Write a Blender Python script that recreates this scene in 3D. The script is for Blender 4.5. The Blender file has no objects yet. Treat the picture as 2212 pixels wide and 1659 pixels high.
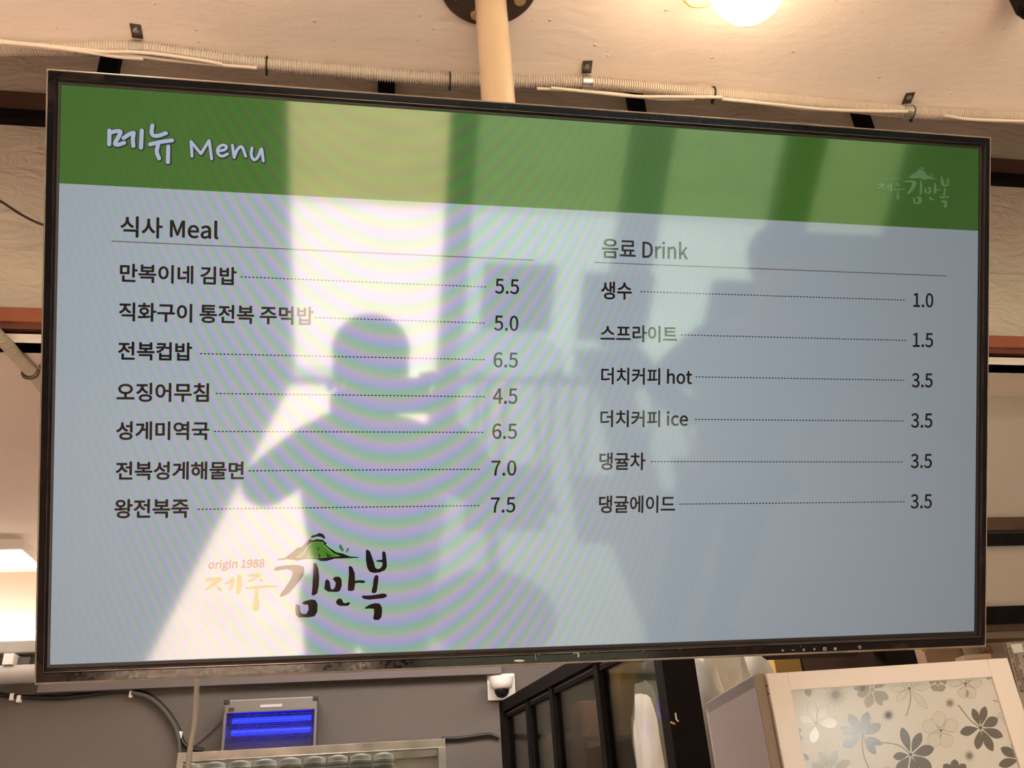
import bpy, bmesh, math, random
import numpy as np
from mathutils import Vector, Matrix
random.seed(7)
R = math.radians
SC = bpy.context.scene
COL = SC.collection

# ------------------------------------------------------------------ camera
FPX, YAW, PITCH, ROLL = 1858.17, 0.19148, 0.47457, -0.07201
CX, CY = 1106.0, 829.5
TAU = 0.47307                                   # how far the screen leans forward
EYE = Vector((0, 0, 1.5))
_cy, _sy, _cp, _sp = math.cos(YAW), math.sin(YAW), math.cos(PITCH), math.sin(PITCH)
FW = Vector((_sy*_cp, _cy*_cp, _sp)); _rt = Vector((_cy, -_sy, 0)); _up = _rt.cross(FW)
RT = math.cos(ROLL)*_rt + math.sin(ROLL)*_up
UP = -math.sin(ROLL)*_rt + math.cos(ROLL)*_up
cam = bpy.data.cameras.new('camera'); cam_o = bpy.data.objects.new('camera', cam); COL.objects.link(cam_o)
m = Matrix((RT, UP, -FW)).transposed().to_4x4(); m.translation = EYE; cam_o.matrix_world = m
cam.sensor_width = 36; cam.sensor_fit = 'HORIZONTAL'; cam.lens = FPX/2212*36; cam.clip_start = 0.02; cam.clip_end = 200
SC.camera = cam_o
# ------------------------------------------------------------------ exposure, sky, sun
SC.view_settings.view_transform = 'Standard'; SC.view_settings.look = 'None'
SC.view_settings.exposure = 0.0; SC.view_settings.gamma = 1.0; SC.view_settings.use_curve_mapping = False
w = bpy.data.worlds.new('sky'); SC.world = w; w.use_nodes = True
bg = w.node_tree.nodes['Background']; bg.inputs[0].default_value = (0.62, 0.78, 1.0, 1); bg.inputs[1].default_value = 1.2
def light(name, kind, energy, color, loc=(0, 0, 0), direction=None, **kw):
    l = bpy.data.lights.new(name, kind); l.energy = energy; l.color = color
    for k, v in kw.items(): setattr(l, k, v)
    o = bpy.data.objects.new(name, l); COL.objects.link(o); o.location = loc
    if direction: o.rotation_euler = Vector(direction).to_track_quat('-Z', 'Y').to_euler()
    return o
light('sun', 'SUN', 72.0, (1.0, 0.90, 0.78), (0, -6, 8), (-0.145, 1.0, -0.84), angle=R(0.6))
# daylight entering by the shop front (the opening itself is 5 m wide)
light('shopfront_daylight', 'AREA', 6.0, (0.80, 0.90, 1.0), (0.9, -2.9, 1.35), (0, 1, 0.12), shape='RECTANGLE', size=2.6, size_y=2.0)
# unseen fill lights added to brighten the kitchen, the storage and the upper panels
light('kitchen_fill', 'AREA', 34.0, (1.0, 0.88, 0.80), (0.2, 2.3, 2.36), (0, 0, -1), shape='RECTANGLE', size=1.6, size_y=0.6)
light('storage_fill', 'AREA', 7.0, (1.0, 0.86, 0.70), (1.15, 2.62, 2.38), (0, -.15, -1), shape='RECTANGLE', size=0.8, size_y=0.3)  # added so the cartons behind the glass show
light('slot_fill', 'AREA', 3.0, (1.0, 0.86, 0.72), (0.5, 0.972, 2.62), (0, 1, 0.05), shape='RECTANGLE', size=5.4, size_y=0.05)  # hidden behind the slab edge, added to brighten the wall sheets

# ------------------------------------------------------------------ pixel rays -> points on real planes
def ray(x, y): return FW + RT*((x-CX)/FPX) - UP*((y-CY)/FPX)
def atY(x, y, Y): d = ray(x, y); return EYE + d*(Y/d.y)
def atZ(x, y, Z): d = ray(x, y); return EYE + d*((Z-1.5)/d.z)
TVC = Vector((0.19253, 0.74756, 1.89390)); TVU = Vector((0, -math.sin(TAU), math.cos(TAU)))
TVN = Vector((0, -math.cos(TAU), -math.sin(TAU))); TVX = Vector((1, 0, 0))
def uv(x, y):
    d = ray(x, y); t = (TVC-EYE).dot(TVN)/d.dot(TVN); P = EYE + d*t - TVC
    return P.x, P.dot(TVU)
def S(u, v, h=0.0): return TVC + TVX*u + TVU*v + TVN*h

# ------------------------------------------------------------------ materials
MATS = {}
def mat(name, color=(0.5, 0.5, 0.5), rough=0.5, metal=0.0, noise=0.0, nscale=8.0, bump=0.0, bscale=40.0, spec=0.5,
        emit=None, estr=0.0, alpha=1.0, color2=None, coat=0.0, trans=0.0, stretch=None):
    if name in MATS: return MATS[name]
    M = bpy.data.materials.new(name); M.use_nodes = True; nt = M.node_tree; N = nt.nodes; L = nt.links
    b = N['Principled BSDF']; b.inputs['Base Color'].default_value = (*color, 1); b.inputs['Roughness'].default_value = rough
    b.inputs['Metallic'].default_value = metal; b.inputs['Specular IOR Level'].default_value = spec
    b.inputs['Alpha'].default_value = alpha; b.inputs['Coat Weight'].default_value = coat; b.inputs['Coat Roughness'].default_value = rough; b.inputs['Transmission Weight'].default_value = trans
    if emit: b.inputs['Emission Color'].default_value = (*emit, 1); b.inputs['Emission Strength'].default_value = estr
    if noise or bump or color2:
        tc = N.new('ShaderNodeTexCoord'); src = tc.outputs['Object']
        if stretch:
            mp = N.new('ShaderNodeMapping'); mp.inputs['Scale'].default_value = stretch; L.new(src, mp.inputs[0]); src = mp.outputs[0]
    if noise or color2:
        n = N.new('ShaderNodeTexNoise'); n.inputs['Scale'].default_value = nscale; n.inputs['Detail'].default_value = 5; L.new(src, n.inputs['Vector'])
        r = N.new('ShaderNodeValToRGB'); r.color_ramp.elements[0].position = 0.35; r.color_ramp.elements[1].position = 0.65
        c2 = color2 or tuple(min(1, c*(1+noise)) for c in color); c1 = color if color2 else tuple(c*(1-noise) for c in color)
        r.color_ramp.elements[0].color = (*c1, 1); r.color_ramp.elements[1].color = (*c2, 1)
        L.new(n.outputs['Fac'], r.inputs[0]); L.new(r.outputs[0], b.inputs['Base Color'])
    if bump:
        n = N.new('ShaderNodeTexNoise'); n.inputs['Scale'].default_value = bscale; n.inputs['Detail'].default_value = 4; L.new(src, n.inputs['Vector'])
        bp = N.new('ShaderNodeBump'); bp.inputs['Strength'].default_value = bump; bp.inputs['Distance'].default_value = 0.01
        L.new(n.outputs['Fac'], bp.inputs['Height']); L.new(bp.outputs[0], b.inputs['Normal'])
    MATS[name] = M; return M
def glass(name, tint=(0.9, 0.95, 0.93), refl=0.10):
    if name in MATS: return MATS[name]
    M = bpy.data.materials.new(name); M.use_nodes = True; nt = M.node_tree; N = nt.nodes; L = nt.links
    N.remove(N['Principled BSDF']); out = N['Material Output']
    t = N.new('ShaderNodeBsdfTransparent'); t.inputs[0].default_value = (*tint, 1)
    g = N.new('ShaderNodeBsdfGlossy'); g.inputs['Roughness'].default_value = 0.02
    mx = N.new('ShaderNodeMixShader'); fr = N.new('ShaderNodeFresnel'); fr.inputs[0].default_value = 1.5
    ad = N.new('ShaderNodeMath'); ad.operation = 'MULTIPLY'; ad.inputs[1].default_value = refl/0.04; ad.use_clamp = True
    L.new(fr.outputs[0], ad.inputs[0]); L.new(ad.outputs[0], mx.inputs[0]); L.new(t.outputs[0], mx.inputs[1]); L.new(g.outputs[0], mx.inputs[2])
    L.new(mx.outputs[0], out.inputs['Surface']); MATS[name] = M; return M

# soffit paint: cream coat with fine roller relief and small blobs
def soffit_paint():
    M = mat('soffit paint', (0.93, 0.80, 0.73), 0.75, noise=0.03, nscale=3)
    nt = M.node_tree; N = nt.nodes; L = nt.links; b = N['Principled BSDF']
    tc = N.new('ShaderNodeTexCoord'); n = N.new('ShaderNodeTexNoise'); n.inputs['Scale'].default_value = 60; n.inputs['Detail'].default_value = 6
    mp = N.new('ShaderNodeMapping'); mp.inputs['Scale'].default_value = (0.6, 1.4, 1); L.new(tc.outputs['Object'], mp.inputs[0]); L.new(mp.outputs[0], n.inputs['Vector'])
    v = N.new('ShaderNodeTexVoronoi'); v.inputs['Scale'].default_value = 42; L.new(tc.outputs['Object'], v.inputs['Vector'])
    mr = N.new('ShaderNodeMapRange'); mr.inputs['From Min'].default_value = 0.0; mr.inputs['From Max'].default_value = 0.13; mr.inputs['To Min'].default_value = 1.0; mr.inputs['To Max'].default_value = 0.0
    L.new(v.outputs['Distance'], mr.inputs['Value'])
    cmp_ = N.new('ShaderNodeMath'); cmp_.operation = 'GREATER_THAN'; cmp_.inputs[1].default_value = 0.62
    sep = N.new('ShaderNodeSeparateColor'); L.new(v.outputs['Color'], sep.inputs[0]); L.new(sep.outputs[0], cmp_.inputs[0])
    ml = N.new('ShaderNodeMath'); ml.operation = 'MULTIPLY'; L.new(mr.outputs[0], ml.inputs[0]); L.new(cmp_.outputs[0], ml.inputs[1])
    ad = N.new('ShaderNodeMath'); ad.operation = 'MULTIPLY_ADD'; ad.inputs[1].default_value = 1.0; L.new(ml.outputs[0], ad.inputs[0])
    sc = N.new('ShaderNodeMath'); sc.operation = 'MULTIPLY'; sc.inputs[1].default_value = 0.9; L.new(n.outputs['Fac'], sc.inputs[0]); L.new(sc.outputs[0], ad.inputs[2])
    bp = N.new('ShaderNodeBump'); bp.inputs['Strength'].default_value = 0.7; bp.inputs['Distance'].default_value = 0.0022
    L.new(ad.outputs[0], bp.inputs['Height']); L.new(bp.outputs[0], b.inputs['Normal']); return M
def wrinkled_paper():
    M = mat('wrinkled wall sheet', (0.60, 0.505, 0.405), 0.6, noise=0.06, nscale=5)
    nt = M.node_tree; N = nt.nodes; L = nt.links; b = N['Principled BSDF']
    tc = N.new('ShaderNodeTexCoord'); n = N.new('ShaderNodeTexNoise'); n.inputs['Scale'].default_value = 14; n.inputs['Detail'].default_value = 2; n.inputs['Distortion'].default_value = 1.2
    mp = N.new('ShaderNodeMapping'); mp.inputs['Scale'].default_value = (1, 1, 1.8); L.new(tc.outputs['Object'], mp.inputs[0]); L.new(mp.outputs[0], n.inputs['Vector'])
    bp = N.new('ShaderNodeBump'); bp.inputs['Strength'].default_value = 0.5; bp.inputs['Distance'].default_value = 0.02
    L.new(n.outputs['Fac'], bp.inputs['Height']); L.new(bp.outputs[0], b.inputs['Normal']); return M

# the lit LCD: emission falls off with the angle it is seen at, glossy cover over it
PX = 2120.0
def lcd(name, color, moire=True, strength=1.0):
    if name in MATS: return MATS[name]
    M = bpy.data.materials.new(name); M.use_nodes = True; nt = M.node_tree; N = nt.nodes; L = nt.links; b = N['Principled BSDF']
    b.inputs['Base Color'].default_value = (0.004, 0.004, 0.005, 1); b.inputs['Roughness'].default_value = 0.055
    b.inputs['Specular IOR Level'].default_value = 0.70
    lw = N.new('ShaderNodeLayerWeight'); lw.inputs['Blend'].default_value = 0.5
    fc = N.new('ShaderNodeMath'); fc.operation = 'SUBTRACT'; fc.inputs[0].default_value = 1.0; L.new(lw.outputs['Facing'], fc.inputs[1])
    pw = N.new('ShaderNodeMath'); pw.operation = 'POWER'; pw.inputs[1].default_value = 2.4; L.new(fc.outputs[0], pw.inputs[0])
    st = N.new('ShaderNodeMath'); st.operation = 'MULTIPLY'; st.inputs[1].default_value = strength; L.new(pw.outputs[0], st.inputs[0])
    L.new(st.outputs[0], b.inputs['Emission Strength'])
    if not moire:
        b.inputs['Emission Color'].default_value = (*color, 1); MATS[name] = M; return M
    # faint coloured interference bands of the pixel grid, in the panel's own coordinates
    at = N.new('ShaderNodeAttribute'); at.attribute_name = 'panel'; sx = N.new('ShaderNodeSeparateXYZ'); L.new(at.outputs['Vector'], sx.inputs[0])
    def mth(op, a, b_=None, c=None):
        x = N.new('ShaderNodeMath'); x.operation = op
        for i, v in enumerate((a, b_, c)):
            if v is None: continue
            if isinstance(v, (int, float)): x.inputs[i].default_value = v
            else: L.new(v, x.inputs[i])
        return x.outputs[0]
    du = mth('SUBTRACT', sx.outputs[0], -0.165)
    q = mth('MULTIPLY', mth('MULTIPLY', du, du), 6.2832*255)
    ph = mth('MULTIPLY_ADD', sx.outputs[1], -6.2832*48, q)
    env = mth('MINIMUM', mth('POWER', 2.718, mth('MULTIPLY', mth('MULTIPLY', du, du), -13.0)), 1.0)
    comb = N.new('ShaderNodeCombineColor')
    for i, (amp, off) in enumerate(((0.22, 0.9), (0.11, 3.2), (0.30, 0.0))):
        s = mth('SINE', mth('ADD', ph, off)); k = mth('MULTIPLY_ADD', mth('MULTIPLY', s, env), amp, 1.0)
        L.new(mth('MULTIPLY', k, color[i]), comb.inputs[i])
    L.new(comb.outputs[0], b.inputs['Emission Color'])
    MATS[name] = M; return M

# ------------------------------------------------------------------ mesh building
class MB:
    def __init__(s): s.v = []; s.f = []; s.at = None
    def add(s, vs, fs):
        o = len(s.v); s.v += [tuple(v) for v in vs]; s.f += [tuple(i+o for i in f) for f in fs]; return s
    def box(s, c, size, rz=0.0, bev=0.0, basis=None):
        hx, hy, hz = (a/2 for a in size); c = Vector(c)
        if basis is None:
            ca, sa = math.cos(rz), math.sin(rz); basis = (Vector((ca, sa, 0)), Vector((-sa, ca, 0)), Vector((0, 0, 1)))
        b = min(bev, hx*.9, hy*.9, hz*.9)
        if b <= 0:
            vs = [c + basis[0]*x + basis[1]*y + basis[2]*z for x in (-hx, hx) for y in (-hy, hy) for z in (-hz, hz)]
            return s.add(vs, [(0, 1, 3, 2), (4, 6, 7, 5), (0, 4, 5, 1), (2, 3, 7, 6), (0, 2, 6, 4), (1, 5, 7, 3)])
        bm = bmesh.new(); bmesh.ops.create_cube(bm, size=1.0)
        for v in bm.verts: v.co = Vector((v.co.x*2*hx, v.co.y*2*hy, v.co.z*2*hz))
        bmesh.ops.bevel(bm, geom=bm.edges[:], offset=b, segments=2, affect='EDGES', profile=0.7)
        bm.verts.index_update(); vs = [c + basis[0]*v.co.x + basis[1]*v.co.y + basis[2]*v.co.z for v in bm.verts]
        fs = [tuple(v.index for v in f.verts) for f in bm.faces]; bm.free(); return s.add(vs, fs)
    def span(s, a, b, bev=0.0):
        a, b = Vector(a), Vector(b); return s.box((a+b)/2, [abs(x) for x in (b-a)], bev=bev)
    def prism(s, pts, off):        # polygon of 3-d points pushed by a vector
        n = len(pts); pts = [Vector(p) for p in pts]; off = Vector(off)
        vs = pts + [p+off for p in pts]
        return s.add(vs, [tuple(range(n))[::-1], tuple(range(n, 2*n))] + [(i, (i+1) % n, n+(i+1) % n, n+i) for i in range(n)])
    def tube(s, path, r, seg=10, caps=True):
        path = [Vector(p) for p in path]; n = len(path); base = len(s.v); prev = None
        for i, p in enumerate(path):
            t = (path[min(i+1, n-1)] - path[max(i-1, 0)]).normalized()
            if prev is None: a = Vector((0, 0, 1)) if abs(t.z) < .9 else Vector((1, 0, 0)); u = t.cross(a).normalized()
            else: u = (prev - t*prev.dot(t)).normalized()
            prev = u; v = t.cross(u); rr = r(i) if callable(r) else r
            for k in range(seg):
                a = 2*math.pi*k/seg; s.v.append(tuple(p + (u*math.cos(a)+v*math.sin(a))*rr))
        for i in range(n-1):
            for k in range(seg):
                a = base+i*seg+k; b = base+i*seg+(k+1) % seg; s.f.append((a, b, b+seg, a+seg))
        if caps: s.f.append(tuple(range(base+seg-1, base-1, -1))); s.f.append(tuple(base+(n-1)*seg+k for k in range(seg)))
        return s
    def lathe(s, c, prof, seg=24, axis=(0, 0, 1)):
        c = Vector(c); ax = Vector(axis).normalized(); q = ax.to_track_quat('Z', 'Y'); base = len(s.v)
        for r, z in prof:
            for k in range(seg):
                a = 2*math.pi*k/seg; s.v.append(tuple(c + q @ Vector((r*math.cos(a), r*math.sin(a), z))))
        for i in range(len(prof)-1):
            for k in range(seg):
                a = base+i*seg+k; b = base+i*seg+(k+1) % seg; s.f.append((a, b, b+seg, a+seg))
        s.f.append(tuple(range(base+seg-1, base-1, -1))); s.f.append(tuple(base+(len(prof)-1)*seg+k for k in range(seg)))
        return s
    def build(s, name, m, parent=None, smooth=False, kind=None, fix=True):
        me = bpy.data.meshes.new(name); me.from_pydata(s.v, [], s.f)
        if fix:
            bm = bmesh.new(); bm.from_mesh(me); bmesh.ops.recalc_face_normals(bm, faces=bm.faces); bm.to_mesh(me); bm.free()
        me.materials.append(m)
        if smooth:
            me.polygons.foreach_set('use_smooth', [True]*len(me.polygons))
            try: me.set_sharp_from_angle(angle=R(40))
            except Exception: pass
        o = bpy.data.objects.new(name, me); COL.objects.link(o); put(o, parent)
        if kind: o['kind'] = kind
        return o
def put(o, parent):
    if parent is not None:
        o.parent = parent
        if parent.type == 'EMPTY': o.matrix_parent_inverse = Matrix.Translation(-parent.location)
def tag(o, label, cat, group=None):
    o['label'] = label; o['category'] = cat
    if group: o['group'] = group
    return o
def thing(name, loc, label, cat, group=None):
    o = bpy.data.objects.new(name, None); COL.objects.link(o); o.location = loc; o.empty_display_size = 0.05
    return tag(o, label, cat, group)
def smooth_path(pts, n=8):
    P = [Vector(p) for p in pts]; P = [P[0]*2-P[1]] + P + [P[-1]*2-P[-2]]; out = []
    for i in range(1, len(P)-2):
        for k in range(n):
            t = k/n; a, b, c, d = P[i-1:i+3]
            out.append(0.5*((2*b)+(-a+c)*t+(2*a-5*b+4*c-d)*t*t+(-a+3*b-3*c+d)*t**3))
    out.append(P[-2]); return out
def struct(o, label=None):
    o['kind'] = 'structure'
    if label: o['label'] = label
    return o

# ================================================================== THE ROOM
ZC = 2.53; YE = 0.955; YP = 1.6; ZK = 2.40; YW = 3.2
XL, XR, YB = -2.3, 3.4, -3.05
M_soff = soffit_paint()
M_wall = mat('grey cream wall paint', (0.125, 0.108, 0.097), 0.85, noise=0.05, nscale=2, bump=0.15, bscale=120)
M_dark = mat('near black steel', (0.008, 0.006, 0.005), 0.6, noise=0.2, nscale=30, spec=.08)
M_brown = mat('brown painted beam', (0.075, 0.038, 0.024), 0.55, noise=0.12, nscale=20)
M_red = mat('red oxide painted beam', (0.33, 0.095, 0.045), 0.55, noise=0.08, nscale=15)
M_kceil = mat('kitchen ceiling paint', (0.80, 0.68, 0.60), 0.8, noise=0.04, nscale=3, bump=0.2, bscale=90)
M_floor = mat('warm stone floor', (0.66, 0.49, 0.38), 0.6, noise=0.08, nscale=6)
M_white = mat('white enamel', (0.82, 0.78, 0.74), 0.4)
struct(MB().span((XL-.1, YB-.1, -0.1), (XR+.1, YW+.1, 0)).build('floor', M_floor))
struct(MB().span((XL-.1, YB-.1, ZC), (XR+.1, YE, 2.75)).build('ceiling', M_soff), 'painted concrete ceiling soffit over the dining side')
struct(MB().span((XL-.1, YP-.02, ZK), (XR+.1, YW+.1, ZK+.02)).build('ceiling', M_kceil), 'lower ceiling of the kitchen side')
struct(MB().span((XL-.1, YE-.3, 3.6), (XR+.1, YP+.2, 3.7)).build('ceiling', mat('roof void paint', (0.5, 0.42, 0.34), 0.9)), 'roof of the slot above the paper-lined wall')
struct(MB().span((XL-.1, YE-.02, 2.75), (XR+.1, YE, 3.6)).build('wall_front', M_soff))
struct(MB().span((XL-.1, YW, 0), (XR+.1, YW+.1, 3.7)).build('wall_back', M_wall))
struct(MB().span((XL-.1, YB, 0), (XL, YW, 3.7)).build('wall_left', mat('dim wall paint', (0.34, 0.33, 0.34), 0.85)))
struct(MB().span((XR, YB, 0), (XR+.1, YW, 3.7)).build('wall_right', mat('dim wall paint', (0.34, 0.33, 0.34), 0.85)))
# wall above the kitchen opening: brown frame holding wrinkled sheets
up = MB().span((XL, YP+.03, ZK+.02), (XR, YP+.06, 3.6)).build('wall_upper', M_brown); struct(up, 'frame wall above the kitchen opening')
M_pap = wrinkled_paper()
vx = [0.043+0.656*k for k in range(-3, 6)]
vx = [x for x in vx if XL+.1 < x < XR-.1]
edges = [XL] + vx + [XR]
for z0, z1 in ((2.47, 3.02), (3.03, 3.6)):
    for a, b in zip(edges[:-1], edges[1:]):
        MB().span((a, YP+.012, z0), (b, YP+.03, z1)).build('panel', M_pap, up)
for x in vx:
    MB().span((x-.021, YP-.012, 2.45), (x+.021, YP+.012, 3.6)).build('mullion', M_dark, up)
MB().span((XL, YP-.03, 3.013), (XR, YP+.012, 3.048)).build('rail', M_brown, up)
MB().span((XL, YP-.012, 2.985), (XR, YP+.012, 3.013)).build('rail', M_dark, up)
hd = MB().span((XL, YP-.03, 2.443), (XR, YP+.03, 2.475), bev=.002).build('trim_1', M_red); struct(hd, 'red oxide header beam over the kitchen opening')
MB().span((XL, YP-.022, 2.43), (XR, YP+.03, 2.443)).build('lower_lip', mat('darker red paint', (0.14, 0.042, 0.024), .5), hd)
MB().span((XL, YP-.012, 2.408), (XR, YP+.03, 2.43)).build('shadow_channel', M_dark, hd)
MB().span((XL, YP-.02, 2.400), (XR, YP+.02, 2.408)).build('white_edge_strip', M_white, hd)

# shop front behind the viewer
M_fr = mat('dark bronze shopfront', (0.02, 0.019, 0.02), 0.4)
M_bw = mat('dim inner wall', (0.20, 0.22, 0.26), 0.8)
wf = MB()
wf.span((XL-.1, YB-.1, 0), (-0.40, YB, ZC)); wf.span((-0.40, YB-.1, 2.32), (XR+.1, YB, ZC)); wf.span((2.30, YB-.1, 0), (XR+.1, YB, 0.95))
wf.span((3.05, YB-.1, 0.95), (XR+.1, YB, 2.32))
struct(wf.build('wall_shopfront', M_bw))
for k, (a, b) in enumerate(((0.42, 0.56), (1.40, 1.62), (2.30, 2.5))):
    struct(MB().span((a, YB-.1, 0 if a < 1.6 else .95), (b, YB+.02, 2.32)).build('pillar', M_fr), 'dark pillar of the shop front')
w1 = MB().span((0.56, YB-.06, 0), (1.40, YB-.02, 0.04)).span((0.56, YB-.06, 2.28), (1.40, YB-.02, 2.32)).build('window_1', M_fr); struct(w1)
MB().span((0.56, YB-.045, 0.04), (1.40, YB-.037, 2.28)).build('pane', glass('tinted shop glass', (.58, .74, .70), .08), w1)
for k, (a, b) in enumerate(((1.62, 2.30), (2.5, 3.05))):
    zs = .95 if a > 2 else 0.0
    w2 = MB().span((a, YB-.06, zs), (b, YB-.02, zs+.05)).span((a, YB-.06, 2.28), (b, YB-.02, 2.32)).build('window_%d' % (k+2), M_fr); struct(w2)
    MB().span((a, YB-.045, zs+.05), (b, YB-.037, 2.28)).build('pane', glass('tinted shop glass', (.58, .74, .70), .08), w2)
struct(MB().span((-0.42, YB-.1, 0), (0.44, YB+.03, 0.035)).build('door_1', M_fr), 'threshold of the open shop doorway')
aw = tag(MB().prism([(1.5, YB-.1, 2.5), (1.5, YB-1.6, 2.35), (1.5, YB-1.6, 2.32), (1.5, YB-.1, 2.47)], (2.2, 0, 0)).build('sunblocker', mat('dark canvas', (.05, .06, .08), .8)),
         'dark canvas awning added outside to block sun at the side windows', 'sunblocker')  # unseen, added to keep direct sun off the floor inside
struct(MB().span((-14, -7.1, -0.16), (16, YB-.1, -0.06)).build('pavement', mat('pale sunlit paving', (0.62, 0.52, 0.42), .8, noise=.06, nscale=2)))
struct(MB().span((-14, -40, -0.3), (16, -7.1, -0.2)).build('verge', mat('dry yellow grass', (0.30, 0.235, 0.075), .9, noise=.15, nscale=1)))
struct(MB().span((-14, -24.2, -0.2), (16, -24, 5)).build('facade', mat('far facade paint', (0.36, 0.27, 0.12), .9, noise=.1, nscale=.3)), 'low facade beyond the dry grass verge')

# ================================================================== TELEVISION
tv = thing('television', S(0, -0.28), 'wide flat television menu board tilted down from the ceiling pole, green header', 'television')
M_screen = lcd('lit menu background', (0.360, 0.410, 0.450)); M_green = lcd('lit green header', (0.060, 0.155, 0.024))
M_text = lcd('lit brown black text', (0.012, 0.007, 0.006), False); M_line = lcd('lit brown rule', (0.15, 0.12, 0.105), False)
M_title = lcd('lit pale title', (0.42, 0.48, 0.62), False); M_tshadow = lcd('lit title shadow', (0.035, 0.045, 0.03), False)
M_origin = lcd('lit russet text', (0.27, 0.075, 0.03), False); M_olive = lcd('lit olive text', (0.36, 0.26, 0.03), False)
M_lgreen = lcd('lit logo green', (0.05, 0.20, 0.015), False); M_ledge = lcd('lit logo pale green', (0.16, 0.42, 0.04), False); M_faint = lcd('lit faint logo', (0.15, 0.28, 0.115), False)
def panel_quad(name, u0, v0, u1, v1, h, m, parent, nx=1):
    me = bpy.data.meshes.new(name); me.from_pydata([tuple(S(u, v, h)) for u, v in ((u0, v0), (u1, v0), (u1, v1), (u0, v1))], [], [(0, 1, 2, 3)])
    a = me.attributes.new('panel', 'FLOAT_VECTOR', 'POINT')
    for i, (u, v) in enumerate(((u0, v0), (u1, v0), (u1, v1), (u0, v1))): a.data[i].vector = (u, v, 0)
    me.materials.append(m); o = bpy.data.objects.new(name, me); COL.objects.link(o); put(o, parent); return o
SW, SH = 0.4705, 0.2650
screen = panel_quad('screen', -SW, -SH, SW, SH, 0, M_screen, tv); screen['label'] = 'lit menu screen with green header band'
panel_quad('header_band', -SW, 0.1745, SW, SH, 0.0002, M_green, screen)
def flat(name, polys, m, h=0.0004, parent=None):   # polys: lists of (u, v)
    b = MB()
    for p in polys: b.add([S(u, v, h) for u, v in p], [tuple(range(len(p)))])
    o = b.build(name, m, parent or screen, fix=False)
    bm = bmesh.new(); bm.from_mesh(o.data); bmesh.ops.triangulate(bm, faces=bm.faces, ngon_method='EAR_CLIP')
    for f in bm.faces:
        f.normal_update()
        if f.normal.dot(TVN) < 0: f.normal_flip()
    bm.to_mesh(o.data); bm.free(); return o
FONT = None
try:                                             # the CJK sans face Blender itself ships (its own fallback face)
    import os
    FONT = bpy.data.fonts.load(os.path.join(bpy.utils.system_resource('DATAFILES', path='fonts'), 'Noto Sans CJK Regular.woff2'))
except Exception: FONT = None
def text_mesh(body, bold=0.0):
    c = bpy.data.curves.new('t', 'FONT'); c.body = body; c.size = 1.0; c.resolution_u = 4; c.fill_mode = 'FRONT'
    if FONT: c.font = FONT
    o = bpy.data.objects.new('t', c); COL.objects.link(o); bpy.context.view_layer.update()
    me = o.evaluated_get(bpy.context.evaluated_depsgraph_get()).to_mesh()
    vs = [(v.co.x, v.co.y) for v in me.vertices]; fs = [tuple(p.vertices) for p in me.polygons]
    o.evaluated_get(bpy.context.evaluated_depsgraph_get()).to_mesh_clear(); bpy.data.objects.remove(o); bpy.data.curves.remove(c)
    return vs, fs
def fit_text(name, body, BL, BR, TLy, m, bold=0.00042, parent=None, P=None, h=0.0004, shear=0.0):
    """ink box given in photo pixels -> flat lettering lying on its panel"""
    P = P or (lambda x, y: uv(x, y)); a = Vector(P(*BL)); b = Vector(P(*BR)); t = Vector(P(BL[0], TLy))
    vs, fs = text_mesh(body, bold); xs = [v[0] for v in vs]; ys = [v[1] for v in vs]
    x0, x1, y0, y1 = min(xs), max(xs), min(ys), max(ys); ex = (b-a); L = ex.length; ex.normalize(); ey = Vector((-ex.y, ex.x)); H = (t-a).dot(ey)
    pts = []
    for x, y in vs:
        q = a + ex*((x-x0)/(x1-x0)*L + shear*(y-y0)/(y1-y0)*H) + ey*((y-y0)/(y1-y0)*H); pts.append(q)
    B_ = MB(); dl = bold
    for k in range(9 if dl else 1):                 # heavier strokes: the same outline laid again a hair to each side
        ox, oy = (0, 0) if k == 0 else (dl*math.cos(math.pi*k/4), dl*math.sin(math.pi*k/4))
        B_.add([S(q.x+ox, q.y+oy, h+k*4e-6) for q in pts], fs)
    return B_.build(name, m, parent or screen, fix=False)
def T(body, x0, yb0, x1, yb1, yt0, **k): return fit_text('menu_text', body, (x0, yb0), (x1, yb1), yt0, M_text, **k)
T('식사 Meal', 261, 511, 471, 519.5, 467)
T('만복이네 김밥', 260, 608.5, 510, 616, 570); T('직화구이 통전복 주먹밥', 258, 693, 676, 702, 653.6)
T('전복컵밥', 256, 776.8, 414, 779, 738.4); T('오징어무침', 252.7, 867, 450.5, 867.8, 827)
T('성게미역국', 252, 949.6, 451, 949.6, 910.8); T('전복성게해물면', 251, 1036, 525.5, 1035, 997.8)
T('왕전복죽', 248, 1119, 407, 1117.6, 1079)
T('음료 Drink', 1300.7, 556.4, 1485, 563, 515.7, bold=0.00030); T('생수', 1298.9, 646, 1364, 647, 608.8, bold=0.00038)
T('스프라이트', 1297.3, 737.7, 1462, 740, 702, bold=0.00030); T('더치커피 hot', 1298.9, 829.5, 1494, 832, 794, bold=0.00030)
T('더치커피 ice', 1297, 921.8, 1485, 922.2, 886.3, bold=0.00030); T('댕귤차', 1295, 1014.7, 1393, 1014.7, 977.9, bold=0.00032)
T('댕귤에이드', 1294, 1107.9, 1457, 1107, 1071, bold=0.00032)
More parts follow.
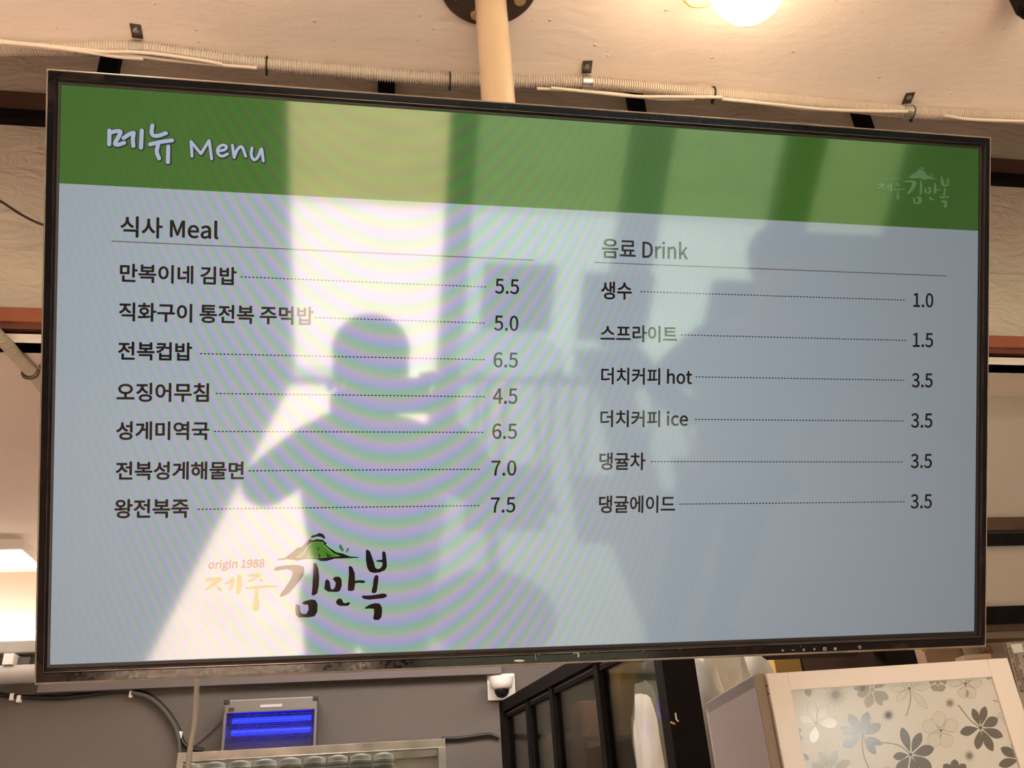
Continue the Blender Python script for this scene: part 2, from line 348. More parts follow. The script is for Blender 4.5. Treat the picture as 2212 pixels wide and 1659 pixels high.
for body, x0, y0, x1, y1, yt in (('5.5', 1069.5, 634, 1120.4, 635.5, 602.5), ('5.0', 1067.7, 714, 1119, 715, 681.5), ('6.5', 1066.6, 793.5, 1118, 794, 761),
        ('4.5', 1065, 872, 1117, 872.3, 839), ('6.5', 1063.7, 948, 1116, 948, 915), ('7.0', 1061.8, 1027.5, 1114.6, 1027, 995), ('7.5', 1060.5, 1107.5, 1112.5, 1106.5, 1075),
        ('1.0', 1973, 663, 2015, 664, 633), ('1.5', 1972, 749.5, 2014.6, 750, 719.5), ('3.5', 1969.7, 836.7, 2013.6, 836.7, 806.4), ('3.5', 1968, 923.6, 2013, 923.6, 893),
        ('3.5', 1967.4, 1011, 2012, 1010.6, 980.6), ('3.5', 1967, 1098, 2012, 1097.5, 1067.8)):
    fit_text('price_text', body, (x0, y0), (x1, y1), yt, M_text, bold=0.00022 if x0 < 1500 else 0.00030)
def ribbon(pts, w, m, name, h=0.0003, dash=None, parent=None):
    a, b = Vector(uv(*pts[0])), Vector(uv(*pts[1])); d = b-a; L = d.length; d.normalize(); nn = Vector((-d.y, d.x))*w/2; polys = []
    if dash is None: segs = [(0, L)]
    else: n = int(L/dash[0]); segs = [(i*dash[0], i*dash[0]+dash[1]) for i in range(n+1) if i*dash[0]+dash[1] <= L+1e-4]
    for s0, s1 in segs: polys.append([tuple(a+d*s0-nn), tuple(a+d*s1-nn), tuple(a+d*s1+nn), tuple(a+d*s0+nn)])
    return flat(name, polys, m, h, parent)
ribbon([(241, 521), (1153, 562)], .0010, M_line, 'divider_line'); ribbon([(1285, 567), (2044, 596)], .0010, M_line, 'divider_line')
for seg in (((520, 598), (1050, 620)), ((681, 686), (1048, 698)), ((432, 764), (1048, 777)), ((466, 850), (1047, 857)), ((462, 932), (1044, 934)), ((537, 1017), (1043, 1013.5)), ((427, 1100), (1041, 1092)),
            ((1383, 630), (1958, 648.5)), ((1471, 723.5), (1958, 735.5)), ((1502, 814), (1955, 821.5)), ((1501, 906), (1955, 909.5)), ((1406, 997), (1955, 998)), ((1467, 1089), (1954, 1084))):
    ribbon(seg, .0010, M_text, 'dotted_leader', dash=(.00352, .0020))
# handwritten title as brush strokes (traced in the title's own zoomed frame)
def disc(c, r, n=14): return [(c.x+r*math.cos(2*math.pi*k/n), c.y+r*math.sin(2*math.pi*k/n)) for k in range(n)]
def strokes(lists, org, sc, r, grow=0.0, P=uv):
    polys = []
    for pts in lists:
        Q = [Vector(P(org[0]+x/sc, org[1]+y/sc)) for x, y in pts]
        P3 = [Vector((q.x, q.y, 0)) for q in Q]; P3 = smooth_path(P3, 5) if len(P3) > 2 else P3
        rr = r/sc/2180 + grow
        for i, q in enumerate(P3): polys.append(disc(q, rr))
        for a, b in zip(P3[:-1], P3[1:]):
            d = (b-a)
            if d.length < 1e-7: continue
            d.normalize(); nn = Vector((-d.y, d.x, 0))*rr; polys.append([tuple((a-nn)[:2]), tuple((b-nn)[:2]), tuple((b+nn)[:2]), tuple((a+nn)[:2])])
    return polys
title_k = [[(193, 222), (190, 380)], [(197, 252), (258, 232), (318, 235), (300, 290), (258, 368), (290, 385), (360, 362)], [(355, 308), (420, 265), (466, 248)], [(470, 250), (460, 320), (465, 398)], [(562, 222), (552, 418)],
           [(682, 165), (673, 235), (690, 278), (750, 282), (835, 253)], [(655, 380), (780, 352), (905, 335)], [(748, 375), (732, 465), (758, 540)], [(862, 405), (858, 582)]]
title_m = [[(1132, 515), (1122, 350)], [(1122, 348), (1232, 485)], [(1235, 485), (1326, 338)], [(1328, 338), (1355, 545)], [(1425, 455), (1500, 442), (1525, 405), (1480, 388), (1428, 425), (1428, 485), (1475, 515), (1535, 490)],
           [(1592, 390), (1612, 528)], [(1612, 525), (1648, 440), (1700, 408), (1742, 515)], [(1815, 420), (1806, 495), (1835, 555), (1880, 525), (1920, 430)], [(1925, 435), (1943, 568)]]
for nm, src, rr in (('menu_title', title_k, 21), ('menu_title', title_m, 15.5)):
    flat(nm, strokes(src, (200, 240), 5.267, rr), M_title, .0006); flat('title_shadow', strokes(src, (201, 241), 5.267, rr, .0011), M_tshadow, .0004)
# restaurant logo
LOGO = dict(
 black=[[(865,500),(880,480),(960,462),(1060,455),(1140,458),(1185,475),(1195,505),(1185,560),(1150,620),(1090,690),(1030,760),(985,785),(945,800),(922,795),(935,770),(985,700),(1040,620),(1065,555),(1060,515),(1000,500),(900,515),(870,515)],
  [(1290,440),(1300,428),(1325,440),(1345,490),(1355,580),(1350,680),(1335,760),(1300,785),(1272,780),(1280,700),(1288,560)],
  [(1098,890),(1110,878),(1145,895),(1150,960),(1170,985),(1215,985),(1240,940),(1235,885),(1185,882),(1168,865),(1200,845),(1270,828),(1315,835),(1338,880),(1335,960),(1305,1010),(1240,1022),(1130,1022),(1100,990),(1095,930)],
  [(1420,625),(1440,608),(1465,625),(1475,670),(1480,710),(1500,722),(1525,700),(1535,650),(1520,625),(1500,605),(1530,580),(1575,582),(1598,610),(1600,680),(1580,735),(1545,748),(1450,742),(1410,715),(1415,670)],
  [(1675,475),(1690,462),(1715,480),(1740,540),(1745,625),(1800,618),(1850,625),(1855,640),(1830,652),(1790,645),(1745,652),(1735,725),(1705,738),(1665,730),(1668,660),(1678,560)],
  [(1550,830),(1575,815),(1600,825),(1615,860),(1640,870),(1680,855),(1690,875),(1665,898),(1580,898),(1545,880),(1537,855)],
  [(1862,295),(1880,287),(1905,305),(1930,370),(1950,430),(1960,475),(1985,500),(2020,490),(2040,460),(2042,425),(1975,415),(1975,405),(2040,395),(2038,320),(2055,302),(2075,320),(2085,390),(2090,470),(2070,510),(2010,535),(1945,540),(1900,525),(1875,480),(1862,400)],
  [(1960,570),(1980,562),(1998,575),(1995,640),(1980,740),(1960,762),(1925,755),(1925,730),(1938,680),(1945,610)],
  [(1815,800),(1825,785),(1900,785),(1980,775),(2050,762),(2090,775),(2085,800),(2050,815),(1980,822),(1900,830),(1840,822)],
  [(1845,920),(1900,885),(1960,868),(2010,872),(2035,910),(2038,970),(2030,1020),(2005,1050),(1960,1052),(1940,1035),(1950,985),(1950,930),(1900,925),(1860,930)]],
 hill=[[(897,402),(915,390),(985,378),(1050,325),(1120,268),(1160,262),(1210,210),(1250,172),(1285,185),(1330,172),(1400,182),(1415,205),(1438,210),(1425,235),(1470,270),(1540,315),(1610,330),(1690,362),(1785,368),(1782,376),(1680,380),(1520,385),(1440,410),(1375,412),(1330,390),(1260,385),(1190,392),(1120,408),(1070,398),(1000,392)],
  [(1262,158),(1275,135),(1320,125),(1355,105),(1400,120),(1422,160),(1410,170),(1375,148),(1330,145),(1275,162)]],
 pale=[[(1098,377),(1168,323),(1258,220),(1275,208),(1340,202),(1398,206),(1404,233),(1454,276),(1514,328),(1590,358),(1500,364),(1345,379),(1200,371)]],
 green=[[(1118,371),(1175,328),(1265,226),(1278,216),(1340,208),(1391,212),(1396,238),(1445,284),(1502,332),(1560,354),(1500,357),(1345,373),(1200,365)]],
 veins=[[(1262,245),(1250,250),(1222,295),(1205,335),(1160,374),(1200,372),(1225,330),(1238,295)],[(1338,260),(1352,260),(1350,300),(1338,300)],[(1350,318),(1362,340),(1372,372),(1345,374)],[(1420,312),(1455,345),(1500,360),(1440,366),(1438,342)]],
 leaf=[[(1570,235),(1590,232),(1615,270),(1620,310),(1590,295),(1572,265)],[(1645,310),(1655,280),(1678,262),(1672,300),(1650,322)]],
 olive=[[(112,615),(135,598),(200,598),(270,592),(308,605),(300,625),(240,665),(180,705),(115,740),(110,730),(160,680),(200,635),(190,625),(125,632)],[(240,690),(262,690),(300,725),(290,745),(262,735)],
  [(325,655),(370,632),(395,605),(425,595),(432,640),(420,700),(395,732),(370,725),(390,690),(395,655),(340,665)],[(465,575),(490,563),(512,585),(512,680),(500,760),(470,775),(450,755),(455,660)],
  [(582,570),(600,555),(680,550),(720,560),(700,590),(650,620),(590,643),(578,632),(640,600),(660,580),(595,580)],[(700,605),(725,608),(748,630),(735,637),(710,622)],
  [(543,705),(560,698),(700,683),(800,678),(905,680),(905,692),(830,698),(700,710),(560,718)],[(660,712),(690,710),(690,790),(700,870),(706,935),(690,955),(645,952),(627,940),(640,870),(650,790)]])
def lp(poly, f=lambda p: p): return [f(uv(420+x/5.027, 1130+y/5.027)) for x, y in poly]
flat('logo_lettering', [lp(p) for p in LOGO['black']], M_text, .0004); hill = flat('logo_mountain', [lp(p) for p in LOGO['hill']], M_text, .0004)
flat('logo_slope_edge', [lp(p) for p in LOGO['pale']], M_ledge, .0005); flat('logo_slope', [lp(p) for p in LOGO['green']], M_lgreen, .0006); flat('logo_veins', [lp(p) for p in LOGO['veins']], M_text, .0007)
flat('logo_leaf', [lp(p) for p in LOGO['leaf']], M_lgreen, .0004); flat('logo_side_lettering', [lp(p) for p in LOGO['olive']], M_olive, .0004)
fit_text('logo_date', 'origin 1988', (449, 1234), (569, 1230.5), 1211, M_origin, bold=0.00022, shear=0.12)
# small pale copy of the logo in the header
A0, A1 = Vector(uv(420+112/5.027, 1130+740/5.027)), Vector(uv(420+2090/5.027, 1130+470/5.027))
B0, B1 = Vector(uv(1896.3, 408.7)), Vector(uv(2049.5, 397.9))
def small(p):
    s = (B1-B0).length/(A1-A0).length; a = math.atan2(B1.y-B0.y, B1.x-B0.x) - math.atan2(A1.y-A0.y, A1.x-A0.x)
    d = Vector(p)-A0; return (B0.x + s*(d.x*math.cos(a)-d.y*math.sin(a)), B0.y + s*(d.x*math.sin(a)+d.y*math.cos(a)))
flat('header_logo', [lp(p, small) for k in ('black', 'hill', 'leaf', 'olive') for p in LOGO[k]], M_faint, .0004)
fit_text('header_logo_date', 'origin 1988', (1898, 391.5), (1945.5, 390.5), 383, M_faint, bold=0.0)

# bezel and housing
def film_black():
    M = bpy.data.materials.new('scratched glossy black bezel'); M.use_nodes = True; nt = M.node_tree; N = nt.nodes; L = nt.links; b = N['Principled BSDF']
    tc = N.new('ShaderNodeTexCoord'); mp = N.new('ShaderNodeMapping'); mp.inputs['Scale'].default_value = (7, 9, 9); L.new(tc.outputs['Object'], mp.inputs[0])
    n = N.new('ShaderNodeTexNoise'); n.inputs['Scale'].default_value = 1.6; n.inputs['Detail'].default_value = 6; n.inputs['Distortion'].default_value = .6; L.new(mp.outputs[0], n.inputs['Vector'])
    r = N.new('ShaderNodeValToRGB'); e = r.color_ramp.elements; e[0].position = .60; e[0].color = (.006, .006, .008, 1); e[1].position = .66; e[1].color = (.022, .018, .016, 1); b.inputs['Specular IOR Level'].default_value = .32
    L.new(n.outputs['Fac'], r.inputs[0]); L.new(r.outputs[0], b.inputs['Base Color'])
    n2 = N.new('ShaderNodeTexNoise'); n2.inputs['Scale'].default_value = 260; L.new(tc.outputs['Object'], n2.inputs['Vector'])
    mr = N.new('ShaderNodeMapRange'); mr.inputs['From Min'].default_value = .3; mr.inputs['From Max'].default_value = .7; mr.inputs['To Min'].default_value = .06; mr.inputs['To Max'].default_value = .2
    L.new(n2.outputs['Fac'], mr.inputs['Value']); L.new(mr.outputs[0], b.inputs['Roughness']); return M
M_bez = film_black()
M_lip = mat('matt black inner lip', (0.012, 0.007, 0.008), 0.5); M_ridge = mat('smoked chrome ridge', (0.13, 0.105, 0.105), 0.22, metal=0.9, noise=.3, nscale=25)
M_film = mat('clear film edge', (0.26, 0.20, 0.16), 0.3, noise=.25, nscale=40, coat=.5)
TOPM, BOTM, SIDM = 0.0120, 0.0160, 0.0110
def rect(fr, h):
    s, t, b = SW+SIDM*fr, SH+TOPM*fr, -SH-BOTM*fr
    return [S(-s, b, h), S(s, b, h), S(s, t, h), S(-s, t, h)]
def loft(name, prof, m, parent, closed=False):
    b = MB(); vs = []; fs = []
    for fr, h in prof: vs += rect(fr, h)
    for i in range(len(prof)-1):
        for k in range(4): fs.append((i*4+k, i*4+(k+1) % 4, (i+1)*4+(k+1) % 4, (i+1)*4+k))
    if closed: i = len(prof)-1; fs += [(i*4, i*4+1, i*4+2, i*4+3)]
    return b.add(vs, fs).build(name, m, parent)
bez = loft('bezel', [(.36, .0045), (.40, .0052), (.88, .0048), (.95, .0030), (.96, .0005)], M_bez, tv)
loft('inner_lip', [(0, -.001), (0, .0018), (.16, .0020), (.18, .0035), (.24, .0048)], M_lip, bez)
loft('ridge', [(.24, .0048), (.29, .0060), (.33, .0060), (.36, .0045)], M_ridge, bez)
loft('edge_film', [(.90, .0044), (.96, .0048), (1.03, .0040), (1.05, .0015), (1.03, -.004), (.97, -.005)], M_film, bez)
loft('housing', [(.96, .0005), (.97, -.012), (.7, -.018), (-1.5, -.040), (-12, -.045)], mat('black plastic housing', (.012, .012, .012), .5), tv, closed=True)
# control strip: icons printed on the lower bezel, sensor tab under it
M_icon = mat('pale icon print', (.75, .75, .75), .5)
def bz(x, y):
    u_, v_ = uv(x, y); return u_*(1-.0055/.8), v_
def icon(name, polys, org, s=1.0):
    return flat(name, [[bz(org[0]+x*s, org[1]-y*s) for x, y in p] for p in polys], M_icon, .0056, bez)
def bar(x0, y0, x1, y1, w_=.9):
    d = Vector((x1-x0, y1-y0)).normalized()*w_/2; n_ = Vector((-d.y, d.x)); a, b = Vector((x0, y0)), Vector((x1, y1)); return [tuple(a-n_), tuple(b-n_), tuple(b+n_), tuple(a+n_)]
icon('plus_icon', [bar(-3, 0, 3, 0), bar(0, -3, 0, 3)], (1688.5, 1401.5)); icon('minus_icon', [bar(-3, 0, 3, 0)], (1711, 1400.5))
icon('up_icon', [bar(-2, -2.5, 0, 2.5), bar(0, 2.5, 2, -2.5)], (1734, 1400)); icon('down_icon', [bar(-2, 2.5, 0, -2.5), bar(0, -2.5, 2, 2.5)], (1757, 1399))
icon('source_icon', [bar(-3, -3, -3, 3), bar(3, -3, 3, 3), bar(-3, 3, 3, 3), bar(-3, -3, 3, -3), bar(-2, 0, 2, 0)], (1779.5, 1398))
def ringp(n, r0, r1, a0=0, a1=360, k=14, sq=0): 
    out = []
    for i in range(k):
        a, b = R(a0+(a1-a0)*i/k), R(a0+(a1-a0)*(i+1)/k); out.append([(r0*math.cos(a), r0*math.sin(a)), (r1*math.cos(a), r1*math.sin(a)), (r1*math.cos(b), r1*math.sin(b)), (r0*math.cos(b), r0*math.sin(b))])
    return out
icon('menu_icon', ringp(0, 1.7, 2.7, k=5) + ringp(0, 2.6, 3.3, 10, 350, 5), (1802, 1398)); icon('power_icon', ringp(0, 2.3, 3.2, 120, 420) + [bar(0, .5, 0, 4)], (1855, 1394.5))
icon('wear_glint_mark', [bar(-5, -5, -5, 5, .8), bar(-5, 5, -2, 5, .8), bar(-5, -5, -2, -5, .8), bar(0, 5, 5, 4, .7)], (1159, 1414.5)); icon('wear_glint_mark', ringp(0, 5, 7.5, -40, 140, 10), (1241, 1412))
icon('wear_glint_mark', [[(12*math.cos(t_/7), 2.4*math.sin(t_/7)) for t_ in range(44)]], (1119, 1423.5))  # highlight on a clear sticker, painted as a pale ellipse
for k in range(26):
    x = random.uniform(160, 2080); y = 1467-(x-80)*.0402 - random.uniform(2, 22); r_ = random.uniform(.5, 1.1)
    icon('dust_speck', [[(r_*math.cos(t_), r_*math.sin(t_)) for t_ in (0, 1.2, 2.5, 3.8, 5)]], (x, y-2)) if k < 14 else None
sa, sb = uv(1648, 1414), uv(1852, 1407)
MB().prism([S(sa[0], -.2806, .003), S(sb[0], -.2806, .003), S(sb[0]-.002, -.2870, .001), S(sa[0]+.004, -.2870, .001)], TVN*-.01).build('sensor_tab', mat('glossy black tab', (.006, .006, .007), .15), bez)

# pole, flange, bracket
PY = atZ(1044, -39, ZC).y; PXc = (atY(1060, 0, PY).x + atY(1076, 222, PY).x)/2
M_pole = mat('glossy cream pole', (0.62, 0.46, 0.31), 0.22, coat=0.6, noise=.05, nscale=6)
pole = thing('mounting_pole', (PXc, PY, ZC), 'cream round mounting pole between the ceiling and the television', 'pole')
MB().tube([(PXc, PY, ZC-.003), (PXc, PY, 2.3), (PXc, PY, 2.02)], .0215, 32).build('tube', M_pole, pole, smooth=True)
fl = MB().lathe((PXc, PY, ZC-.006), [(.066, 0), (.068, .002), (.068, .0065)], 48).build('flange', mat('dark brown flange', (.06, .035, .026), .4), pole)
for a in (20, 75, 105, 160, 215, 250, 290, 335):
    bx, by = PXc+.048*math.cos(R(a)), PY+.048*math.sin(R(a))
    MB().lathe((bx, by, ZC-.012), [(.0055, 0), (.0085, .001), (.0085, .006)], 10).build('bolt', mat('brass bolt', (.75, .55, .3), .3, metal=.8), fl)
br = MB().box((PXc, PY+.01, 1.99), (.10, .05, .10), bev=.004).box((PXc, PY-.0, 1.96), (.3, .02, .03)).build('tilt_bracket', M_dark, pole)

# ================================================================== CEILING EDGE SERVICES
ZT = ZC-.012
def cpath(px, z=ZT): return [atZ(x, y, z) for x, y in px]
cp_ = [(-150, 112), (0, 106), (150, 106), (297, 104), (450, 124), (577, 139), (740, 153), (850, 164), (971, 172), (1110, 176), (1267, 178), (1400, 189), (1540, 203), (1750, 222), (1958, 242), (2120, 250), (2300, 262)]
M_cond = mat('cream corrugated conduit', (0.62, 0.53, 0.46), .45)
pp = smooth_path(cpath(cp_), 12)
# resample at rib pitch
def resample(P, step):
    cum = [0.0]
    for p_, q_ in zip(P[:-1], P[1:]): cum.append(cum[-1]+(q_-p_).length)
    out = []; j = 0
    for i in range(int(cum[-1]/step)):
        t = i*step
        while cum[j+1] < t: j += 1
        out.append(P[j].lerp(P[j+1], (t-cum[j])/max(1e-9, cum[j+1]-cum[j])))
    return out
ps = resample(pp, .00096)
cond = MB().tube(ps, lambda i: (.0101, .0101, .0075, .0075)[i % 4], 14).build('corrugated_conduit', M_cond)
tag(cond, 'long cream ribbed conduit along the edge of the peach ceiling', 'conduit')
M_cable = mat('cream flat cable', (0.72, 0.61, 0.52), .5)
for k, px in enumerate(([(-100, 70), (0, 88), (90, 98), (180, 107), (280, 118), (350, 128), (450, 138), (555, 147)], [(-100, 76), (0, 94), (100, 104), (200, 112), (300, 113), (420, 128), (480, 139)], [(-100, 84), (60, 97), (170, 110), (250, 122), (310, 127)],
                        [(1160, 191), (1250, 196), (1330, 203), (1420, 213), (1500, 213)], [(1190, 190), (1290, 200), (1370, 208), (1450, 209), (1560, 210)], [(1560, 214), (1660, 224), (1780, 236), (1880, 240), (1960, 241)], [(1600, 216), (1720, 233), (1830, 239), (1950, 240)],
                        [(2040, 250), (2100, 258), (2212, 262)])):
    o = MB().tube(smooth_path(cpath(px, ZT-.010-.0012*(k % 3)), 6), .0026, 8).build('thin_cable', M_cable, smooth=True)
    tag(o, ['top cable of the three crossing the left end of the conduit', 'middle cable of the three crossing the left end of the conduit', 'lowest cable of the three crossing the left end of the conduit',
            'thin cable sagging under the conduit right of the pole', 'thin cable pressed against the conduit just right of the pole', 'thin cable sagging under the conduit left of the third clamp', 'thin cable hugging the conduit left of the third clamp',
            'thin cable under the conduit at its right end'][k], 'cable', 'thin cables tied along the conduit')
M_galv = mat('galvanised steel', (0.55, 0.52, 0.48), .28, metal=.85, noise=.25, nscale=60)
M_galvd = mat('dull steel tab', (0.16, 0.13, 0.11), .35, metal=.8)
for k, (x, y, tx, ty) in enumerate(((297, 104, 296, 76), (1267, 178, 1268, 148), (1958, 242, 1966, 204))):
    c = atZ(x, y, ZT); t_ = atZ(tx, ty, ZC-.002); d = (pp[1]-pp[0]).normalized()
    j = min(range(len(ps)), key=lambda i: (ps[i]-c).length); c = ps[j]; ax = (ps[min(j+8, len(ps)-1)]-ps[j-8]).normalized(); side = Vector((0, 0, 1)).cross(ax)
    if side.dot(t_-c) < 0: side = -side
    g = thing('pipe_clamp', (c.x, c.y, ZC), ['metal saddle clamp left of the television corner', 'metal saddle clamp right of the pole', 'metal saddle clamp near the right end of the conduit'][k], 'clamp', 'saddle clamps holding the conduit')
    b = MB(); n = 14; vs = []; fs = []
    for i in range(n+1):
        a = R(-20+220*i/n); p = side*math.cos(a)*.0108 + Vector((0, 0, -1))*math.sin(a)*.0108
        for s_ in (-.0075, .0075):
            vs.append(c+p+ax*s_); vs.append(c+p*1.09+ax*s_)
    for i in range(n):
        q = i*4; fs += [(q, q+2, q+6, q+4), (q+1, q+5, q+7, q+3), (q, q+4, q+5, q+1), (q+2, q+3, q+7, q+6)]
    b.add(vs, fs); b.build('strap', M_galv, g, smooth=True)
    tab_c = (c + side*.0108 + t_)/2; dv = (t_-c); dv.z = 0; dv.normalize(); L = (t_-c).length
    tb = MB().box((c.x+dv.x*(.0108+.010), c.y+dv.y*(.0108+.010), ZC-.0015), (.015, .024, .0018), rz=math.atan2(dv.y, dv.x)-math.pi/2, bev=.0008).build('tab', M_galvd, g)
    MB().lathe((c.x+dv.x*.024, c.y+dv.y*.024, ZC-.0055), [(.0022, 0), (.0040, .001), (.0042, .003)], 12).build('screw', M_galv, tb)
for k, (x, y) in enumerate(((577, 139), (971, 172), (1540, 203), (1968, 243))):
    c = atZ(x, y, ZT); j = min(range(len(ps)), key=lambda i: (ps[i]-c).length); c = ps[j]; ax = (ps[min(j+8, len(ps)-1)]-ps[j-8]).normalized(); sd = Vector((0, 0, 1)).cross(ax)
    b = MB().tube([c + (sd*math.cos(R(a)) + Vector((0, 0, 1))*math.sin(R(a)))*.0110 for a in range(0, 361, 24)], .0013, 6, caps=False)
    b.box(c + (Vector((0, 0, -1))*.9 + sd*(.5 if sd.y > 0 else -.5))*.0125, (.0035, .004, .006))
    tag(b.build('zip_tie', mat('black nylon', (.01, .01, .01), .5)), ['black zip tie left of the pole, nearest the first clamp', 'black zip tie beside the pole on its left', 'black zip tie midway between the second and third clamps', 'black zip tie touching the third clamp'][k], 'zip tie', 'zip ties around the conduit')

# globe lamps
M_bulb = mat('lit warm globe', (1, .9, .75), .4, emit=(1.0, .74, .47), estr=24.0)
M_sock = mat('cream lamp holder', (.8, .65, .5), .3)
def globe(x, y, label, r=.048):
    t = thing('globe_lamp', (x, y, ZC), label, 'lamp', 'warm globe lamps on the ceiling')
    c = Vector((x, y, ZC-.085)); prof = [(r*math.sin(R(a)), -r*math.cos(R(a))) for a in range(4, 150, 8)] + [(.020, .056)]
    MB().lathe(c, prof, 28).build('bulb', M_bulb, t, smooth=True)
    MB().lathe((x, y, ZC-.035), [(.020, 0), (.024, .004), (.030, .028), (.045, .030), (.045, .034)], 24).build('lamp_holder', M_sock, t, smooth=True)
    return t
bp = atZ(1616, -30, ZC-.085); g0 = globe(bp.x, bp.y, 'glowing warm globe lamp at the top edge of the picture')
MB().tube(smooth_path([atZ(1478, -4, ZC-.03), atZ(1492, 9, ZC-.03), atZ(1513, 11, ZC-.03), atZ(1530, 8, ZC-.02)], 5), .004, 8).build('holder_arm', mat('amber plastic arm', (.8, .5, .22), .3), g0, smooth=True)
for x, w_ in ((bp.x-.78, 'just left of the pole'), (bp.x-1.56, 'farthest left in the front row'), (bp.x+.85, 'right of the lit lamp in view')): globe(x, bp.y-.16, 'warm globe lamp above the picture, '+w_)
for x, w_ in ((bp.x-.78, 'left'), (bp.x, 'middle'), (bp.x+.85, 'right')): globe(x, bp.y-1.1, 'added warm fill globe of the second row, %s one, behind the viewer' % w_)  # unseen second row, added to even out the ceiling brightness
q = atZ(2225, -8, ZC-.03)
sp = thing('spotlight', (q.x, q.y, ZC), 'small black ceiling spotlight cut by the top right corner', 'spotlight')
MB().lathe((q.x, q.y, ZC-.055), [(.020, 0), (.024, .006), (.024, .045)], 8).build('head', M_dark, sp); MB().box((q.x, q.y, ZC-.006), (.05, .03, .01), bev=.002).build('base', M_dark, sp)

# hanging wire at left, white hose behind the television
o = MB().tube(smooth_path([atY(-60, 400, 1.35), atY(0, 434, 1.33), atY(50, 466, 1.30), atY(97, 487, 1.25), atY(160, 500, 1.2)], 6), .0022, 8).build('thin_wire', mat('brown black cord', (.03, .018, .012), .5), smooth=True)
tag(o, 'thin dark cord curving down behind the television at the left', 'cord')
o = MB().tube(smooth_path([atY(426, 1440, 1.0), atY(425, 1480, 1.0), atY(421, 1555, 1.0), atY(412, 1610, 1.0), atY(404, 1680, 1.0), atY(400, 1760, 1.0)], 6), .0028, 10).build('hanging_hose', mat('off white hose', (.40, .36, .32), .5), smooth=True)
tag(o, 'off-white hose hanging from below the television in front of the fly trap', 'hose')

# ================================================================== KITCHEN SIDE
# flexible conduit on the far ceiling
zz = ZK-.016
fc = resample(smooth_path([atZ(x, y, zz) for x, y in ((-40, 690), (15, 745), (50, 785), (75, 812), (100, 845), (140, 900))], 8), .0014)
o = MB().tube(fc, lambda i: (.0125, .0125, .0115, .0115)[i % 4], 12).build('flexible_conduit', mat('beige flexible conduit', (.52, .44, .35), .5), smooth=True)
tag(o, 'beige ribbed conduit crossing the kitchen ceiling at the left', 'conduit')
c = atZ(66, 803, zz); ax = (atZ(100, 845, zz)-atZ(40, 772, zz)).normalized(); sd = Vector((0, 0, 1)).cross(ax)
o = MB().tube([c+(sd*math.cos(R(a))+Vector((0, 0, -1))*math.sin(R(a)))*.0145 for a in range(-10, 191, 20)] , .004, 8).box(c+sd*-.026+Vector((0, 0, .011)), (.02, .012, .004)).build('pipe_clamp', mat('dull steel tab', (0.16, 0.13, 0.11), .35, metal=.8), smooth=True)
tag(o, 'dark metal clamp around the beige kitchen conduit', 'clamp')
# painted glow band on the back wall: glow of the linear lamp put into its colour
struct(MB().span((XL, YW-.006, atY(40, 1395, YW).z), (-.2, YW, ZK)).build('wall_glow_band', mat('painted glow band', (.72, .62, .54), .8)), 'painted glow band on the back wall under the kitchen ceiling, lamp glow put into its colour')
# LED panel lamp
zl = ZK-.035; a = atZ(41, 1190, zl); b = atZ(71, 1226, zl)
lp_ = thing('panel_lamp', (a.x-.4, (a.y+b.y)/2, ZK), 'square white panel lamp on the kitchen ceiling at the left', 'lamp')
MB().span((a.x-.75, a.y-.012, zl+.002), (a.x+.012, b.y+.02, ZK)).build('lamp_body', M_white, lp_)
MB().span((a.x-.74, a.y, zl-.001), (a.x, b.y, zl+.002)).build('diffuser', mat('lit white diffuser', (1, 1, 1), .5, emit=(1, .93, .82), estr=5.0), lp_)
# linear lamp above the lagged pipe on the back wall
def zw(x, y, Y=YW): return atY(x, y, Y).z
xw0, xw1 = -1.9, -0.75
lt = thing('linear_lamp', (-1.3, YW-.05, zw(40, 1400)), 'linear lamp glowing on the back wall left of the television', 'lamp')
MB().span((xw0, YW-.05, zw(40, 1416)), (xw1, YW, zw(40, 1390)), bev=.006).build('lamp_body', mat('grey lamp housing', (.36, .33, .30), .6), lt)
MB().tube([(xw0+.02, YW-.03, zw(40, 1378)), (xw1-.02, YW-.03, zw(40, 1379))], .017, 14).build('tube', mat('lit fluorescent tube', (1, 1, 1), .4, emit=(1, .88, .72), estr=16.0), lt, smooth=True)
pz = zw(40, 1462)
lg = MB().tube([(xw0, YW-.05, pz), (xw0+.5, YW-.05, pz), (atY(62, 1450, YW).x, YW-.05, pz), (atY(95, 1450, YW).x, YW-.05, pz)], .030, 16).build('lagged_pipe', mat('white pipe wrap', (.42, .38, .35), .7, noise=.1, nscale=12), smooth=True)
tag(lg, 'white wrapped pipe along the back wall below the linear lamp', 'pipe')
bk = atY(20, 1435, YW-.06); tag(MB().box((bk.x, YW-.04, zw(20, 1433)), (.03, .08, .035)).build('pipe_bracket', M_white), 'small white bracket under the linear lamp', 'bracket')
tag(MB().box((atY(52, 1435, YW).x, YW-.02, zw(52, 1434)), (.055, .03, .032)).build('junction_box', mat('dark grey box', (.10, .09, .08), .6)), 'dark junction box beside the white pipe bracket', 'box')
# cable trunking across the back wall
tk = MB().span((atY(97, 1450, YW).x, YW-.045, zw(400, 1488)), (.5, YW, zw(400, 1462)), bev=.002).build('cable_trunking', mat('grey trunking', (.13, .11, .108), .6)); tag(tk, 'grey trunking running along the back wall under the television', 'trunking')
